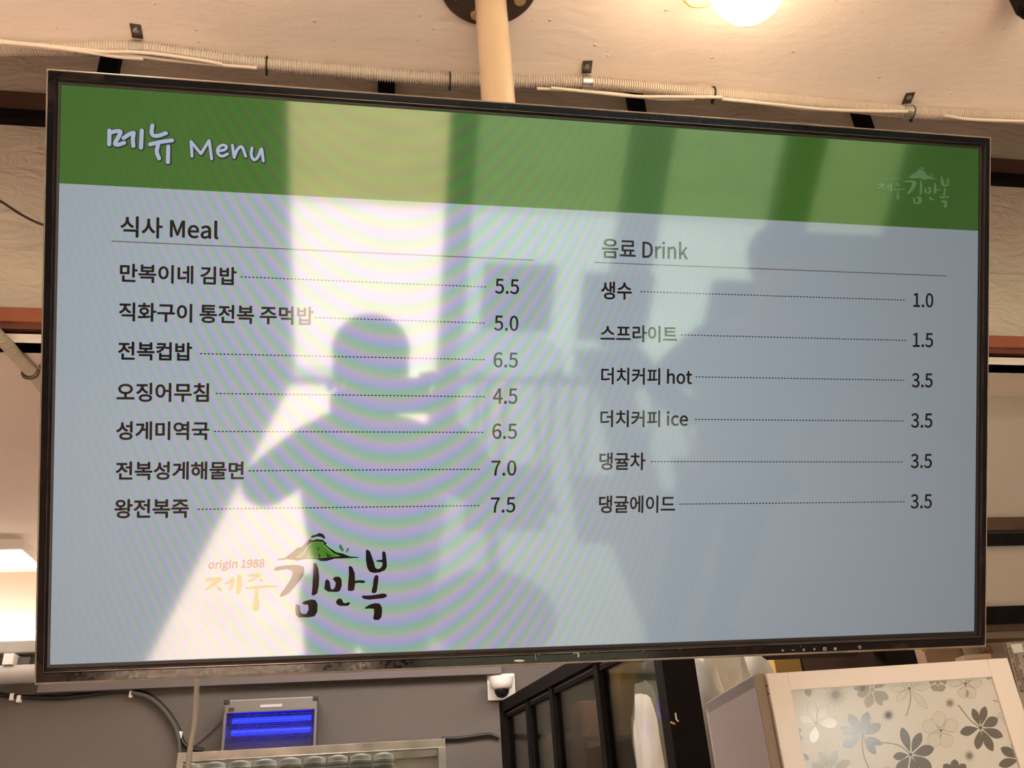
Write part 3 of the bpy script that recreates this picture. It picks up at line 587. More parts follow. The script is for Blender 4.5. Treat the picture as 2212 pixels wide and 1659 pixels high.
# black cable on the back wall
M_blk = mat('black rubber', (.008, .007, .007), .45)
def onwall(px, d=.012): return [atY(x, y, YW-d) for x, y in px]
o = MB().tube(smooth_path(onwall([(-60, 1492), (0, 1501), (60, 1506), (130, 1507), (200, 1500), (245, 1494), (290, 1494), (330, 1508), (362, 1538), (385, 1575), (395, 1603), (410, 1616), (440, 1621)]), 6), .0075, 10).build('power_cable', M_blk, smooth=True)
tag(o, 'thick black cable looping across the back wall at the left', 'cable')
o = MB().tube(smooth_path(onwall([(285, 1496), (320, 1506), (350, 1530), (372, 1560), (384, 1590), (388, 1630), (386, 1680)], .028), 6), .007, 8).build('grey_hose', mat('olive grey hose', (.07, .062, .05), .6), smooth=True)
tag(o, 'grey hose curving down beside the black cable', 'hose')
for k, (x, y) in enumerate(((284, 1500), (42, 1510), (27, 1506), (390, 1588))):
    c = atY(x, y, YW-.012); tag(MB().box(c, (.012, .024, .022), bev=.003).build('cable_clip', M_white), ['white clip where the black cable starts to bend down', 'white clip on the black cable under the pipe bracket', 'white clip next to the frame edge on the black cable', 'pale clip low on the bend of the black cable'][k], 'clip', 'cable clips on the back wall')
o = MB().tube(smooth_path(onwall([(955, 1596), (990, 1595), (1030, 1590), (1058, 1587), (1078, 1594)]), 6), .0065, 8).build('power_cable', M_blk, smooth=True)
tag(o, 'short black cable between the cup cabinet and the glass partition', 'cable')
o = MB().tube(smooth_path(onwall([(478, 1556), (455, 1580), (428, 1603), (405, 1618)]), 6), .003, 6).build('thin_wire', mat('grey cord', (.12, .10, .11), .5), smooth=True)
tag(o, 'thin grey cord from the fly trap to the black cable', 'cord')

# insect trap: tilted off the wall by its bottom edge
ft = thing('fly_trap', atY(580, 1612, YW), 'electric fly trap with two blue tubes on the back wall', 'fly trap')
Yt = YW-.10
c4 = [atY(x, y, Yt) for x, y in ((487, 1513), (687, 1503), (681, 1607), (477, 1620))]
x0, x1 = (c4[0].x+c4[3].x)/2, (c4[1].x+c4[2].x)/2; z1, z0 = (c4[0].z+c4[1].z)/2, (c4[2].z+c4[3].z)/2-.02
M_alu = mat('brushed grey metal', (.17, .155, .145), .4, metal=.3)
MB().span((x0, Yt, z1-.042), (x1, Yt+.09, z1), bev=.004).build('top_cover', M_alu, ft)
MB().span((x0, Yt+.075, z0), (x1, Yt+.09, z1-.04)).build('back_plate', mat('galvanised reflector', (.05, .035, .09), .5), ft)
for s_ in (0, 1): MB().span((x0 if s_ == 0 else x1-.008, Yt, z0), (x0+.008 if s_ == 0 else x1, Yt+.09, z1-.04)).build('side_frame', M_alu, ft)
MB().span((x0, Yt, z0-.02), (x1, Yt+.09, z0)).build('collecting_tray', M_alu, ft)
for s_ in (0, 1): MB().box((x0+.006 if s_ == 0 else x1-.006, Yt+.003, z1-.006), (.018, .012, .016), bev=.003).build('corner_cap', M_blk, ft)
MB().box(((x0+.022), Yt-.001, z1-.03), (.018, .003, .010)).build('switch', mat('dark red switch', (.05, .01, .01), .4), ft)
MB().box(((x0+x1)/2, Yt-.001, z1-.024), (.07, .002, .009)).build('label', mat('pale sticker', (.5, .48, .46), .5), ft)
M_blue = mat('lit blue tube', (.0, .0, .1), .4, emit=(.004, .010, 1.0), estr=7.0)
for y in (1556, 1581):
    zt_ = (zw(495, y+3, Yt+.04)+zw(670, y-7, Yt+.04))/2
    MB().tube([(x0+.022, Yt+.045, zt_), (x1-.020, Yt+.045, zt_)], .0085, 14).build('tube', M_blue, ft, smooth=True)
gr = MB(); k = 0
nz = int((z1-.044-z0)/.0058)
for i in range(nz): gr.box(((x0+x1)/2, Yt+.006, z0+.004+i*.0058), (x1-x0-.018, .0012, .0012))
for i in range(10): gr.box((x0+.02+i*(x1-x0-.04)/9, Yt+.009, (z0+z1-.042)/2), (.0016, .002, z1-z0-.046))
gr.build('wire_grille', mat('dark grille wire', (.03, .03, .05), .5), ft, kind='stuff')

# glazed cup cabinet
Yc = 2.6; A = atY(384, 1626, Yc); B = atY(962, 1596, Yc); zt = (A.z+B.z)/2
cc = thing('cup_cabinet', ((A.x+B.x)/2, Yc+.15, .9), 'steel framed glass cabinet holding rows of wrapped cups below the fly trap', 'cabinet')
M_st = mat('polished steel frame', (.62, .58, .53), .22, metal=.9, noise=.2, nscale=18)
MB().span((A.x, Yc, zt-.022), (B.x, Yc+.02, zt), bev=.001).build('top_rail', M_st, cc)
MB().span((A.x, Yc+.32, zt-.02), (B.x, Yc+.34, zt-.002)).build('top_rail', M_st, cc)
for s_ in (0, 1): MB().span((A.x if s_ == 0 else B.x-.020, Yc, .9), (A.x+.016 if s_ == 0 else B.x, Yc+.02, zt-.022)).build('post', M_st, cc)
for s_ in (0, 1): MB().span((A.x if s_ == 0 else B.x-.004, Yc+.02, .9), (A.x+.004 if s_ == 0 else B.x, Yc+.34, zt-.02)).build('side_panel', M_st, cc)
MB().span((A.x, Yc+.336, .9), (B.x, Yc+.34, zt-.02)).build('back_panel', M_st, cc)
MB().span((A.x+.004, Yc+.02, .9), (B.x-.004, Yc+.336, .92)).build('bottom_plate', M_st, cc)
MB().span((A.x+.004, Yc+.02, 1.40), (B.x-.004, Yc+.336, 1.41)).build('shelf', M_st, cc)
MB().span((A.x+.016, Yc+.006, .92), (B.x-.020, Yc+.010, zt-.022)).build('pane', glass('cabinet glass', (.82, .84, .82), .06), cc)
M_cup = mat('milky plastic sleeve', (.36, .36, .32), .35, noise=.15, nscale=30)
edges_px = [386, 438, 492, 546, 601, 654, 706, 754, 805, 852]
ords = ['leftmost', 'second', 'third', 'fourth', 'fifth', 'sixth', 'seventh', 'eighth', 'ninth']
for k in range(9):
    xa, xb = atY(edges_px[k], 1640, Yc+.06).x, atY(edges_px[k+1], 1640, Yc+.06).x; rr = (xb-xa)/2*.97; zc = 1.41; top = zt-.034
    prof = []; n = 22
    for i in range(n): zz_ = (top-zc)*i/n; prof += [(rr, zz_), (rr, zz_+.007), (rr*.93, zz_+.009), (rr*.93, zz_+(top-zc)/n-.001)]
    prof += [(rr*.9, top-zc+.006), (rr*.3, top-zc+.012)]
    o = MB().lathe(((xa+xb)/2, Yc+.06, zc), prof, 18).build('cup_stack', M_cup, smooth=True)
    tag(o, 'wrapped stack of pale cups, %s from the left in the steel cabinet' % ords[k], 'cup stack', 'cup stacks in the steel cabinet')
a = atY(868, 1640, Yc+.05); b = atY(944, 1640, Yc+.05)
bxo = thing('carton', ((a.x+b.x)/2, Yc+.15, 1.41), 'brown carton beside the cup stacks at the right of the steel cabinet', 'carton')
MB().span((a.x, Yc+.04, 1.41), (b.x, Yc+.26, zt-.075), bev=.003).build('box', mat('brown carton board', (.16, .10, .065), .7, noise=.1, nscale=8), bxo)
MB().span((a.x, Yc+.038, zt-.098), (b.x-.03, Yc+.0398, zt-.080)).build('tape', mat('orange brown tape', (.30, .13, .05), .3), bxo)

# dome camera on the back wall
dc = atY(1086, 1478, YW-.07)
dm = thing('dome_camera', (dc.x, YW, dc.z), 'white dome security camera on the back wall beside the partition', 'security camera')
MB().box((dc.x+.004, YW-.006, dc.z), (.10, .012, .09), bev=.004).build('back_box', M_white, dm)
MB().lathe((dc.x-.004, YW-.065, dc.z-.018), [(.026, 0), (.036, .006), (.042, .022), (.045, .04), (.042, .044)], 26).build('body', M_white, dm, smooth=True)
MB().lathe((dc.x-.004, YW-.065, dc.z-.045), [(.004, 0), (.016, .004), (.024, .014), (.027, .027)], 22).build('dome', mat('smoked dome', (.01, .01, .012), .08), dm, smooth=True)

# ---- glazed storage partition running towards the viewer, then to the right
def pline(Y): return 0.478+(3.088-Y)*0.101
def ppart(x, y=1550):
    d = ray(x, y); k = d.x/d.y; Y = (0.478+3.088*0.101)/(k+0.101); return Vector((pline(Y), Y, 0))
ZR = 1.875
e0, e1 = ppart(1096), ppart(1462)
dirp = (e1-e0).normalized(); nrm = Vector((-dirp.y, dirp.x, 0))
def pbox(c, w_, d_, z0_, z1_):   # w along the partition, d across
    return MB().box((c.x, c.y, (z0_+z1_)/2), (w_, d_, z1_-z0_), rz=math.atan2(dirp.y, dirp.x))
pw = struct(pbox(e0+dirp*.0, .045, .04, 0, ZR).build('wall_partition', M_dark), 'black framed glass partition under the television')
L = (e1-e0).length; mid = (e0+e1)/2
pbox(mid, L+.04, .04, ZR-.035, ZR).build('top_rail', M_dark, pw); pbox(mid, L, .02, ZR-.055, ZR-.045).build('top_rail', M_dark, pw)
pbox(mid, L, .018, ZR-.045, ZR-.040).build('track_edge', mat('dull steel tab', (0.16, 0.13, 0.11), .35, metal=.8), pw)
pxs = [1150, 1205, 1310]
pts_ = [ppart(x, 1560) for x in pxs]
for p_ in pts_: pbox(p_, .030, .03, 0, ZR-.03).build('post', M_dark, pw)
chain = [e0]+pts_+[e1]
for a_, b_ in zip(chain[:-1], chain[1:]):
    pbox((a_+b_)/2, (b_-a_).length-.03, .005, 0.3, ZR-.05).build('pane', glass('partition glass', (.86, .88, .82), .035), pw)
YQ = e1.y
pl, pr = atY(1436, 1500, YQ).x, atY(1512, 1500, YQ).x
pp2 = struct(MB().span((pl, YQ-.01, 0), (pl+(pr-pl)*.38, YQ+.04, 2.40)).build('wall_corner_post', M_dark), 'wide black corner post under the television')
MB().span((pl+(pr-pl)*.38, YQ, 0), (pr, YQ+.06, 2.40)).build('door_stile', mat('black brown stile', (.009, .0065, .0055), .6, spec=.08), pp2)
hk = atY(1459, 1540, YQ-.02)
MB().tube([hk, hk+Vector((0, 0, -.012)), hk+Vector((.002, -.004, -.016))], .0015, 6).build('hook', M_white, pp2)
MB().tube([hk+Vector((-.012, 0, -.016)), hk+Vector((-.004, 0, -.020))], .002, 6).build('hook', mat('brass bolt', (.75, .55, .3), .3, metal=.8), pp2)
# right-hand door frame in the same plane
fr = struct(MB().span((atY(1918, 1440, YQ).x, YQ, 0), (atY(1985, 1440, YQ).x, YQ+.04, atY(1950, 1330, YQ).z)).build('door_2', M_dark), 'black frame of the storage doorway at the right')
def band(y0, y1, Y, m, nm, xa=1.0, xb=3.3, dep=.05):
    za, zb = atY(2170, y0, Y).z, atY(2170, y1, Y).z; return MB().span((xa, Y, zb), (xb, Y+dep, za)).build(nm, m, fr)
band(1117, 1145, YQ, M_brown, 'upper_rail')
band(1145, 1152, YQ+.01, mat('brown grey groove', (.07, .05, .04), .5), 'groove'); band(1152, 1174, YQ, M_dark, 'upper_rail'); band(1309, 1347, YQ, M_dark, 'middle_rail')
band(1347, 1362, YQ+.005, M_brown, 'ledge'); band(1362, 1379, YQ+.01, mat('brown ledge', (.20, .14, .10), .6), 'ledge')
pn = MB().span((1.0, YQ+.02, atY(2170, 1309, YQ).z), (3.3, YQ+.03, atY(2170, 1174, YQ).z)).build('fanlight', mat('frosted fanlight', (.42, .36, .32), .45, noise=.06, nscale=2), fr)
pn2 = MB().span((1.0, YQ+.02, atY(2170, 1117, YQ).z), (3.3, YQ+.03, 2.40)).build('fanlight', mat('frosted fanlight', (.42, .36, .32), .45, noise=.06, nscale=2), fr)

# storage shelf with cartons and bags behind the glass
sh = thing('storage_rack', (1.3, 2.4, 0), 'dark storage rack behind the glass partition', 'rack')
for z_ in (.7, 1.30): MB().span((.68, 1.84, z_), (3.0, 2.95, z_+.02)).build('shelf', M_dark, sh)
for x_, y_ in ((.68, 2.93), (2.98, 2.93), (2.98, 1.86), (.72, 1.86)): MB().span((x_-.015, y_-.015, 0), (x_+.015, y_+.015, 1.32)).build('leg', M_dark, sh)
M_cb = mat('kraft cardboard', (.34, .21, .125), .8, noise=.12, nscale=6); M_cb2 = mat('yellow cardboard', (.40, .24, .07), .8, noise=.10, nscale=7)
M_cb3 = mat('grey beige cardboard', (.36, .27, .20), .8, noise=.08, nscale=6); M_cb4 = mat('dark brown board', (.085, .05, .04), .7, noise=.15, nscale=7)
def carton(px0, px1, pyt, Y, m, label, depth=.25, zb=1.32, tape=None, rz=0):
    a, b = atY(px0, pyt, Y), atY(px1, pyt, Y); t = thing('carton', ((a.x+b.x)/2, Y+depth/2, zb), label, 'carton', 'cartons stored behind the partition')
    MB().box(((a.x+b.x)/2, Y+depth/2, (zb+a.z)/2), (b.x-a.x, depth, a.z-zb), bev=.003, rz=rz).build('box', m, t)
    if tape: MB().box(((a.x+b.x)/2, Y-.001, (zb+a.z)/2), (.045, .001, a.z-zb-.01), rz=rz).build('tape', tape, t)
    return t
M_tape = mat('orange brown tape', (.30, .13, .05), .3)
carton(1335, 1425, 1432, 2.34, M_cb2, 'tall yellow carton seen between the last two partition posts', .22)
carton(1250, 1326, 1514, 2.62, mat('rosy cardboard', (.40, .22, .15), .8, noise=.1, nscale=9), 'rosy carton behind the middle panes, farther back than the taped one', .15)
carton(1170, 1238, 1585, 2.80, M_cb3, 'low grey carton farthest back behind the narrow pane', .15)
carton(1242, 1300, 1590, 2.40, M_cb, 'low taped carton in front of the rosy one', .15, tape=M_tape)
carton(1308, 1380, 1590, 2.14, mat('printed brown carton', (.22, .14, .09), .8, color2=(.13, .08, .05), nscale=22), 'brown printed carton at the foot of the tall yellow one', .12)
# plastic bags (crumpled translucent film)
def bag(px0, px1, py0, py1, Y, label, seed, tall=None):
    rnd = random.Random(seed); a, b = atY(px0, py0, Y), atY(px1, py0, Y); zb = 1.32; zt_ = a.z; cx_ = (a.x+b.x)/2; w_ = (b.x-a.x)/2
    bm = bmesh.new(); bmesh.ops.create_icosphere(bm, subdivisions=4, radius=1.0)
    from mathutils import noise as NZ
    for v in bm.verts:
        d = v.co.copy(); k = 1 + .10*NZ.noise(d*2.1+Vector((seed, 0, 0))) + .05*abs(NZ.noise(d*6+Vector((0, seed, 0))))
        k += .04*abs(NZ.noise(Vector((d.x*9, d.y*9, d.z*1.5+seed))))
        x = (abs(d.x)**.7)*(1 if d.x > 0 else -1); z = (abs(d.z)**.8)*(1 if d.z > 0 else -1)
        v.co = Vector((x*w_*k, d.y*.11*k, max(-1, z*k)*(zt_-zb)/2))
    B = MB().add([Vector((cx_, Y+.11, (zt_+zb)/2))+v.co for v in bm.verts], [tuple(v.index for v in f.verts) for f in bm.faces]); bm.free()
    o = B.build('plastic_bag', M_bag, smooth=True); return tag(o, label, 'bag', 'filled plastic bags behind the partition')
M_bag = mat('crumpled pale plastic film', (.62, .60, .53), .22, noise=.12, nscale=12, spec=.9, bump=1.0, bscale=7, stretch=(1.6, 1.6, .7))
bag(1392, 1480, 1415, 1600, 1.79, 'pale filled plastic bag against the pane beside the corner post', 3)
bag(1494, 1628, 1330, 1600, 1.79, 'large clear crumpled bag right of the corner post', 11)
bag(1642, 1674, 1370, 1500, 1.79, 'small crumpled bag tucked between the large bag and the yellow carton', 23)
carton(1656, 1712, 1345, 1.95, M_cb2, 'yellow carton just above the left corner of the white cupboard', .2, tape=None)
carton(1715, 1870, 1340, 1.95, M_cb4, 'dark brown carton above the middle of the white cupboard', .2)
carton(1873, 1925, 1350, 1.95, mat('grey panel carton', (.17, .14, .12), .8), 'grey carton between the dark carton and the black post', .2)
ck = carton(1986, 2066, 1370, 1.80, mat('plain brown carton', (.30, .18, .11), .8, noise=.06, nscale=5), 'brown carton with an orange tape tab right of the black post', .12)
tb = atY(1994, 1398, 1.799); MB().box(tb, (.012, .001, .02), rz=0).build('tape', mat('orange tape', (.55, .28, .02), .3), ck)
cs = carton(2074, 2330, 1385, 1.80, mat('pale kraft carton', (.46, .34, .25), .8, noise=.05, nscale=5), 'pale carton with a red stamped square above the cupboard corner', .2)
# red stamp
def onY(Y, pts): return [atY(x, y, Y) for x, y in pts]
def flatY(name, segs, wpx, Y, m, parent):
    b = MB()
    for (xa, ya, xb, yb) in segs:
        d = Vector((xb-xa, yb-ya)).normalized()*wpx/2; n_ = Vector((-d.y, d.x)); q_ = [(xa-n_.x, ya-n_.y), (xb-n_.x, yb-n_.y), (xb+n_.x, yb+n_.y), (xa+n_.x, ya+n_.y)]
        b.add(onY(Y, q_), [(0, 1, 2, 3)])
    return b.build(name, m, parent)
M_stamp = mat('red stamp ink', (.50, .035, .03), .6)
flatY('red_stamp', [(2116, 1397, 2139, 1395), (2139, 1395, 2144, 1411), (2116, 1397, 2122, 1416), (2122, 1416, 2144, 1411), (2124, 1413, 2128, 1404), (2127, 1411, 2131, 1406), (2130, 1404, 2134, 1412), (2133, 1412, 2138, 1402), (2138, 1402, 2141, 1409), (2122, 1410, 2126, 1410)], 1.3, 1.798, M_stamp, cs)
# notice board with small print
nb = thing('notice_board', atY(2190, 1520, 1.62), 'framed sheet of small dark print at the right edge beside the cupboard', 'notice')
q4 = onY(1.62, [(2171, 1386), (2290, 1380), (2330, 1560), (2216, 1560)])
MB().prism(q4, (0, .008, 0)).build('sheet', mat('beige printed sheet', (.40, .33, .28), .6), nb)
flatY('sheet_frame', [(2171, 1387, 2290, 1380), (2171, 1386, 2216, 1560)], 2.2, 1.618, mat('brown frame edge', (.10, .07, .05), .5), nb)
flatY('column_line', [(2190, 1410, 2225, 1540)], 1.2, 1.618, mat('grey print line', (.16, .14, .13), .6), nb)
M_print = mat('dark print', (.055, .05, .06), .7)
MB().add(onY(1.617, [(2183, 1392), (2206, 1390), (2212, 1408), (2190, 1411)]), [(0, 1, 2, 3)]).build('sticker', mat('white sticker', (.75, .76, .74), .5), nb)
segs = []
rnd = random.Random(5)
for col, (cx0, cy0, n_) in enumerate(((2181, 1402, 12), (2196, 1416, 11), (2211, 1418, 10))):
    for i in range(n_):
        if i in (3, 9): continue
        x, y = cx0+i*2.35, cy0+i*8.2
        segs += [(x-2.4, y-2+rnd.uniform(-.5, .5), x+2.2, y-2.4), (x-1.6, y+.4, x+2.6, y), (x-.2, y-3, x+.4, y+3), (x-2, y+2.6, x+2.4, y+2.2)]
flatY('small_print', segs, .9, 1.617, M_print, nb)['kind'] = 'stuff'

# ================================================================== WHITE CUPBOARD, front right
Ya = 1.2; a = atY(1655, 1452, Ya); ztop = a.z; b = atZ(2175, 1418, ztop)
ex = (b-a); ex.z = 0; wC = ex.length; ex.normalize(); ey = Vector((-ex.y, ex.x, 0)); ez = Vector((0, 0, 1)); rzC = math.atan2(ex.y, ex.x)
if ey.y < 0: ey = -ey
def C(u, d, z): return Vector((a.x, a.y, 0)) + ex*u + ey*d + ez*z
def cbox(u0, u1, d0, d1, z0, z1, bev=0.0): return MB().box(C((u0+u1)/2, (d0+d1)/2, (z0+z1)/2), (u1-u0, d1-d0, z1-z0), bev=bev, basis=(ex, ey, ez))
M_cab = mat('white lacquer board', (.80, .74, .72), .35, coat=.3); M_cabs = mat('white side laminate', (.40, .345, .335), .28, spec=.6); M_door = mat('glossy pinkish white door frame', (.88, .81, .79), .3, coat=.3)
zb_ = 1.15; dd = .34; g_ = -.014
wc = thing('white_cupboard', C(wC/2, dd/2, zb_), 'white cupboard with a flower patterned glass door at lower right', 'cupboard')
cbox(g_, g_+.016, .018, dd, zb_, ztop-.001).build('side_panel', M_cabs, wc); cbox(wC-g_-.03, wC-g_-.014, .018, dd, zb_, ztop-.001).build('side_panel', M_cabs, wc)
cbox(g_, wC, .018, dd, ztop-.017, ztop).build('top_panel', M_cab, wc); cbox(g_, wC, dd-.006, dd, zb_, ztop-.01).build('back_panel', M_cab, wc); cbox(g_, wC, .018, dd, zb_, zb_+.016).build('bottom_panel', M_cab, wc)
cbox(g_+.001, g_+.013, .010, .018, zb_, ztop, .001).build('edge_seal', mat('brown grey felt seal', (.30, .23, .18), .9), wc)
fw_ = .030
door = cbox(0, fw_, 0, .015, zb_, ztop-.002, .001).build('door', M_door, wc)
cbox(wC-fw_, wC, 0, .015, zb_, ztop-.002, .001).build('door_stile', M_door, door); cbox(fw_, wC-fw_, 0, .015, ztop-.026, ztop-.002, .001).build('door_rail', M_door, door); cbox(fw_, wC-fw_, 0, .015, zb_, zb_+.026, .001).build('door_rail', M_door, door)
for y in (1480, 1497):
    p_ = C(0, .008, atY(1662, y, Ya).z); MB().lathe(p_+ex*-.0006, [(.0012, 0), (.0018, .0005), (.0018, .001)], 10, axis=ex).build('screw_cap', mat('brown hole', (.07, .035, .03), .6), door)
pane = cbox(fw_-.004, wC-fw_+.004, .004, .008, zb_+.02, ztop-.022).build('pane', mat('frosted pale door glass', (.68, .675, .655), .22, spec=.7, coat=.6, noise=.03, nscale=3), door)
def cuv(x, y):   # photo pixel -> point on the door's pane plane (u, z)
    d = ray(x, y); o_ = C(0, .004, 0); t = (o_-EYE).dot(ey)/d.dot(ey); P = EYE+d*t; return (P-Vector((a.x, a.y, 0))).dot(ex), P.z
u_lo, u_hi, z_hi = fw_, wC-fw_, ztop-.026
def clipoly(p):
    def cl(p, f):
        out = []
        for i in range(len(p)):
            a_, b_ = p[i-1], p[i]; fa, fb = f(a_), f(b_)
            if (fa >= 0) != (fb >= 0): t = fa/(fa-fb); out.append((a_[0]+(b_[0]-a_[0])*t, a_[1]+(b_[1]-a_[1])*t))
            if fb >= 0: out.append(b_)
        return out
    for f in (lambda q: q[0]-u_lo-.0005, lambda q: u_hi-.0005-q[0], lambda q: z_hi-.0005-q[1], lambda q: q[1]-zb_-.03):
        if len(p) > 2: p = cl(p, f)
    return p
def pflat(polys, name, m, h):
    b_ = MB()
    for p in polys:
        p = clipoly(p)
        if len(p) > 2: b_.add([C(u, .004-h, z) for u, z in p], [tuple(range(len(p)))])
    if b_.v: return b_.build(name, m, door)
def petal(cx_, cy_, ang, L0, L1, w_, n=14):   # in pixels
    out = []
    for i in range(n+1):
        t = i/n; out.append((L0+(L1-L0)*t, w_*(math.sin(math.pi*min(1, t**1.35))**.75)))
    pts = out + [(x, -y) for x, y in out[::-1][1:-1]]; ca, sa = math.cos(R(ang)), math.sin(R(ang))
    return [cuv(cx_+x*ca-y*sa, cy_+x*sa+y*ca) for x, y in pts]
def pdisc(cx_, cy_, r, n=14): return [cuv(cx_+r*math.cos(2*math.pi*i/n), cy_+r*math.sin(2*math.pi*i/n)) for i in range(n)]
def pline_(pts, w_):
    P3 = smooth_path([Vector((x, y, 0)) for x, y in pts], 6); out = []
    for p, q_ in zip(P3[:-1], P3[1:]):
        d = (q_-p).normalized()*w_/2; n_ = Vector((-d.y, d.x, 0)); e_ = d*.6
        out.append([cuv(*(v[:2])) for v in (p-n_-e_, q_-n_+e_, q_+n_+e_, p+n_-e_)])
    return out
M_fd = mat('dark grey flower print', (.17, .155, .145), .16, spec=.7, coat=.6); M_fm = mat('mid grey flower print', (.36, .35, .31), .16, spec=.7, coat=.6); M_fl = mat('faint flower print', (.655, .645, .605), .16, spec=.7, coat=.6); M_fo = mat('grey outline print', (.42, .41, .38), .16, spec=.7, coat=.6)
def flower(cx_, cy_, angs, L, w_, m, h=.0003, stem=None, r=4):
    ps_ = [petal(cx_, cy_, a_, 5, L*(l_ if isinstance(l_, float) else 1), w_*(k_)) for a_, l_, k_ in angs]
    ps_.append(pdisc(cx_, cy_, r)); pflat(ps_, 'flower_print', m, h)
    if stem: pflat(pline_(stem, 1.6), 'stem_print', M_fd, h+.0001)
def outline(cx_, cy_, angs, L, w_, h=.0002, stem=None):
    pflat([petal(cx_, cy_, a_, 3, L*l_, w_*k_) for a_, l_, k_ in angs], 'flower_print', M_fo, h)
    pflat([petal(cx_, cy_, a_, 6, L*l_-1.1, w_*k_-1.1) for a_, l_, k_ in angs], 'flower_print', M_fl, h+.0001)
    pflat([pdisc(cx_, cy_, 3)], 'flower_print', M_fd, h+.0002)
    if stem: pflat(pline_(stem, 1.5), 'stem_print', M_fd, h+.0002)
def burst(cx_, cy_, r0, r1, n, m, w_=.9):
    ps_ = []
    for i in range(n):
        a_ = 2*math.pi*i/n; rr = r1*(1 if i % 2 else .8); ca, sa = math.cos(a_), math.sin(a_)
        ps_.append([cuv(cx_+ca*r0*.5-sa*w_, cy_+sa*r0*.5+ca*w_), cuv(cx_+ca*rr-sa*w_*.4, cy_+sa*rr+ca*w_*.4), cuv(cx_+ca*rr+sa*w_*.4, cy_+sa*rr-ca*w_*.4), cuv(cx_+ca*r0*.5+sa*w_, cy_+sa*r0*.5-ca*w_)])
    pflat(ps_+[pdisc(cx_, cy_, r0)], 'burst_print', m, .00025)
flower(1863, 1589, [(-122, 1., 1), (-78, .95, 1), (-32, .85, 1.05), (25, .85, .7), (55, .90, .8), (150, .88, 1.1), (200, .92, .9)], 55, 10.5, M_fd, stem=[(1863, 1592), (1863, 1615), (1868, 1640), (1878, 1662)])
flower(1967, 1630, [(-108, 1., .9), (-65, .85, .9), (-15, .85, 1.1), (35, .9, 1.1), (75, .9, 1), (125, .85, 1.1), (172, .62, .8)], 62, 11, M_fd, stem=[(1965, 1628), (1945, 1612), (1925, 1606), (1904, 1604)])
flower(2118, 1572, [(-112, .9, .8), (-78, .95, .9), (-28, .85, 1.2), (22, 1.05, 1.05), (62, 1.15, 1.0), (98, .95, 1.0), (166, .92, 1.1)], 50, 9.5, M_fd, stem=[(2118, 1572), (2098, 1558), (2083, 1540), (2070, 1523)])
flower(1884, 1490, [(-38, .85, 1), (-150, .9, .9), (-175, 1., .7), (30, 1., 1.1), (58, 1., .8), (105, 1., 1.2), (160, .85, 1.1), (-95, .8, .9)], 41, 8.5, M_fm)
flower(2026, 1474, [(-160, .9, 1.3), (-20, .9, 1.3), (60, 1., 1.3), (120, .95, 1.3), (-90, .9, 1.3)], 22, 7.5, M_fm, r=5)
flower(1742, 1474, [(10, 1., 1), (80, 1., 1.1), (170, .9, 1)], 32, 7, M_fm)
outline(1763, 1562, [(-105, 1., 1), (-60, .9, 1), (0, .95, 1.1), (100, .9, 1), (-160, .8, .9)], 50, 11)
outline(1964, 1487, [(178, .9, .9), (-5, .95, .9), (135, .85, .9), (48, 1.3, .85), (-130, .8, .8), (-50, .8, .8)], 46, 9, stem=[(1964, 1489), (1967, 1505), (1964, 1525), (1957, 1547)])
outline(2032, 1578, [(-98, 1., 1.2), (-160, 1., 1.2), (-25, .95, 1.2), (60, .95, 1.2), (125, .95, 1.2)], 43, 13)
outline(2085, 1477, [(-170, 1., 1.1), (-5, .95, 1.1), (100, .85, 1.2), (60, .95, 1.2), (-60, .9, 1)], 38, 11)
outline(2178, 1540, [(160, 1., 1), (110, 1., 1), (60, 1, 1)], 26, 7, stem=[(2145, 1513), (2160, 1518), (2178, 1528)])
burst(1805, 1501, 4, 28, 26, M_fm); burst(1919, 1545, 4.5, 14, 28, M_fd, .7); burst(2052, 1519, 3, 12, 24, M_fm, .8); burst(2094, 1633, 3.5, 13, 24, M_fm, .8); burst(1917, 1668, 4, 15, 24, M_fm)
flower(1705, 1590, [(15, 1., 1.2), (60, 1., 1.1), (-30, 1, 1)], 30, 8, M_fd); flower(1718, 1628, [(20, 1, 1), (70, .9, 1.2)], 32, 8, M_fd)
flower(1793, 1668, [(-115, 1., 1), (-75, 1., 1), (-30, 1., 1.1), (-155, .9, 1.1)], 50, 9, M_fm)
flower(2205, 1640, [(-150, 1., 1), (-110, 1., 1), (165, 1., 1)], 50, 10, M_fd); flower(2062, 1672, [(-90, 1., 1), (-40, 1, 1), (-140, 1, 1)], 32, 9, M_fd); flower(2148, 1458, [(170, .9, 1), (75, 1.3, 1.2)], 22, 8, M_fm); flower(2127, 1456, [(90, .6, 1.5)], 14, 6, M_fm)
# gnawed gap in the top behind the door: small broken chip
tag(cbox(wC-.045, wC-.005, .03, .06, ztop, ztop+.010, .002).build('cardboard_scrap', M_cb3), 'scrap of cardboard lying on the right end of the white cupboard', 'scrap')
# counter that carries the cupboard
ct = thing('counter', C(wC/2, .2, 0), 'kitchen counter under the white cupboard, below the picture', 'counter')
MB().span((.35, 1.05, 1.11), (3.3, 1.60, 1.149)).build('worktop', mat('counter laminate', (.4, .36, .32), .5), ct); MB().span((.37, 1.10, 0), (3.3, 1.58, 1.11)).build('carcass', mat('counter front', (.25, .2, .17), .6), ct)

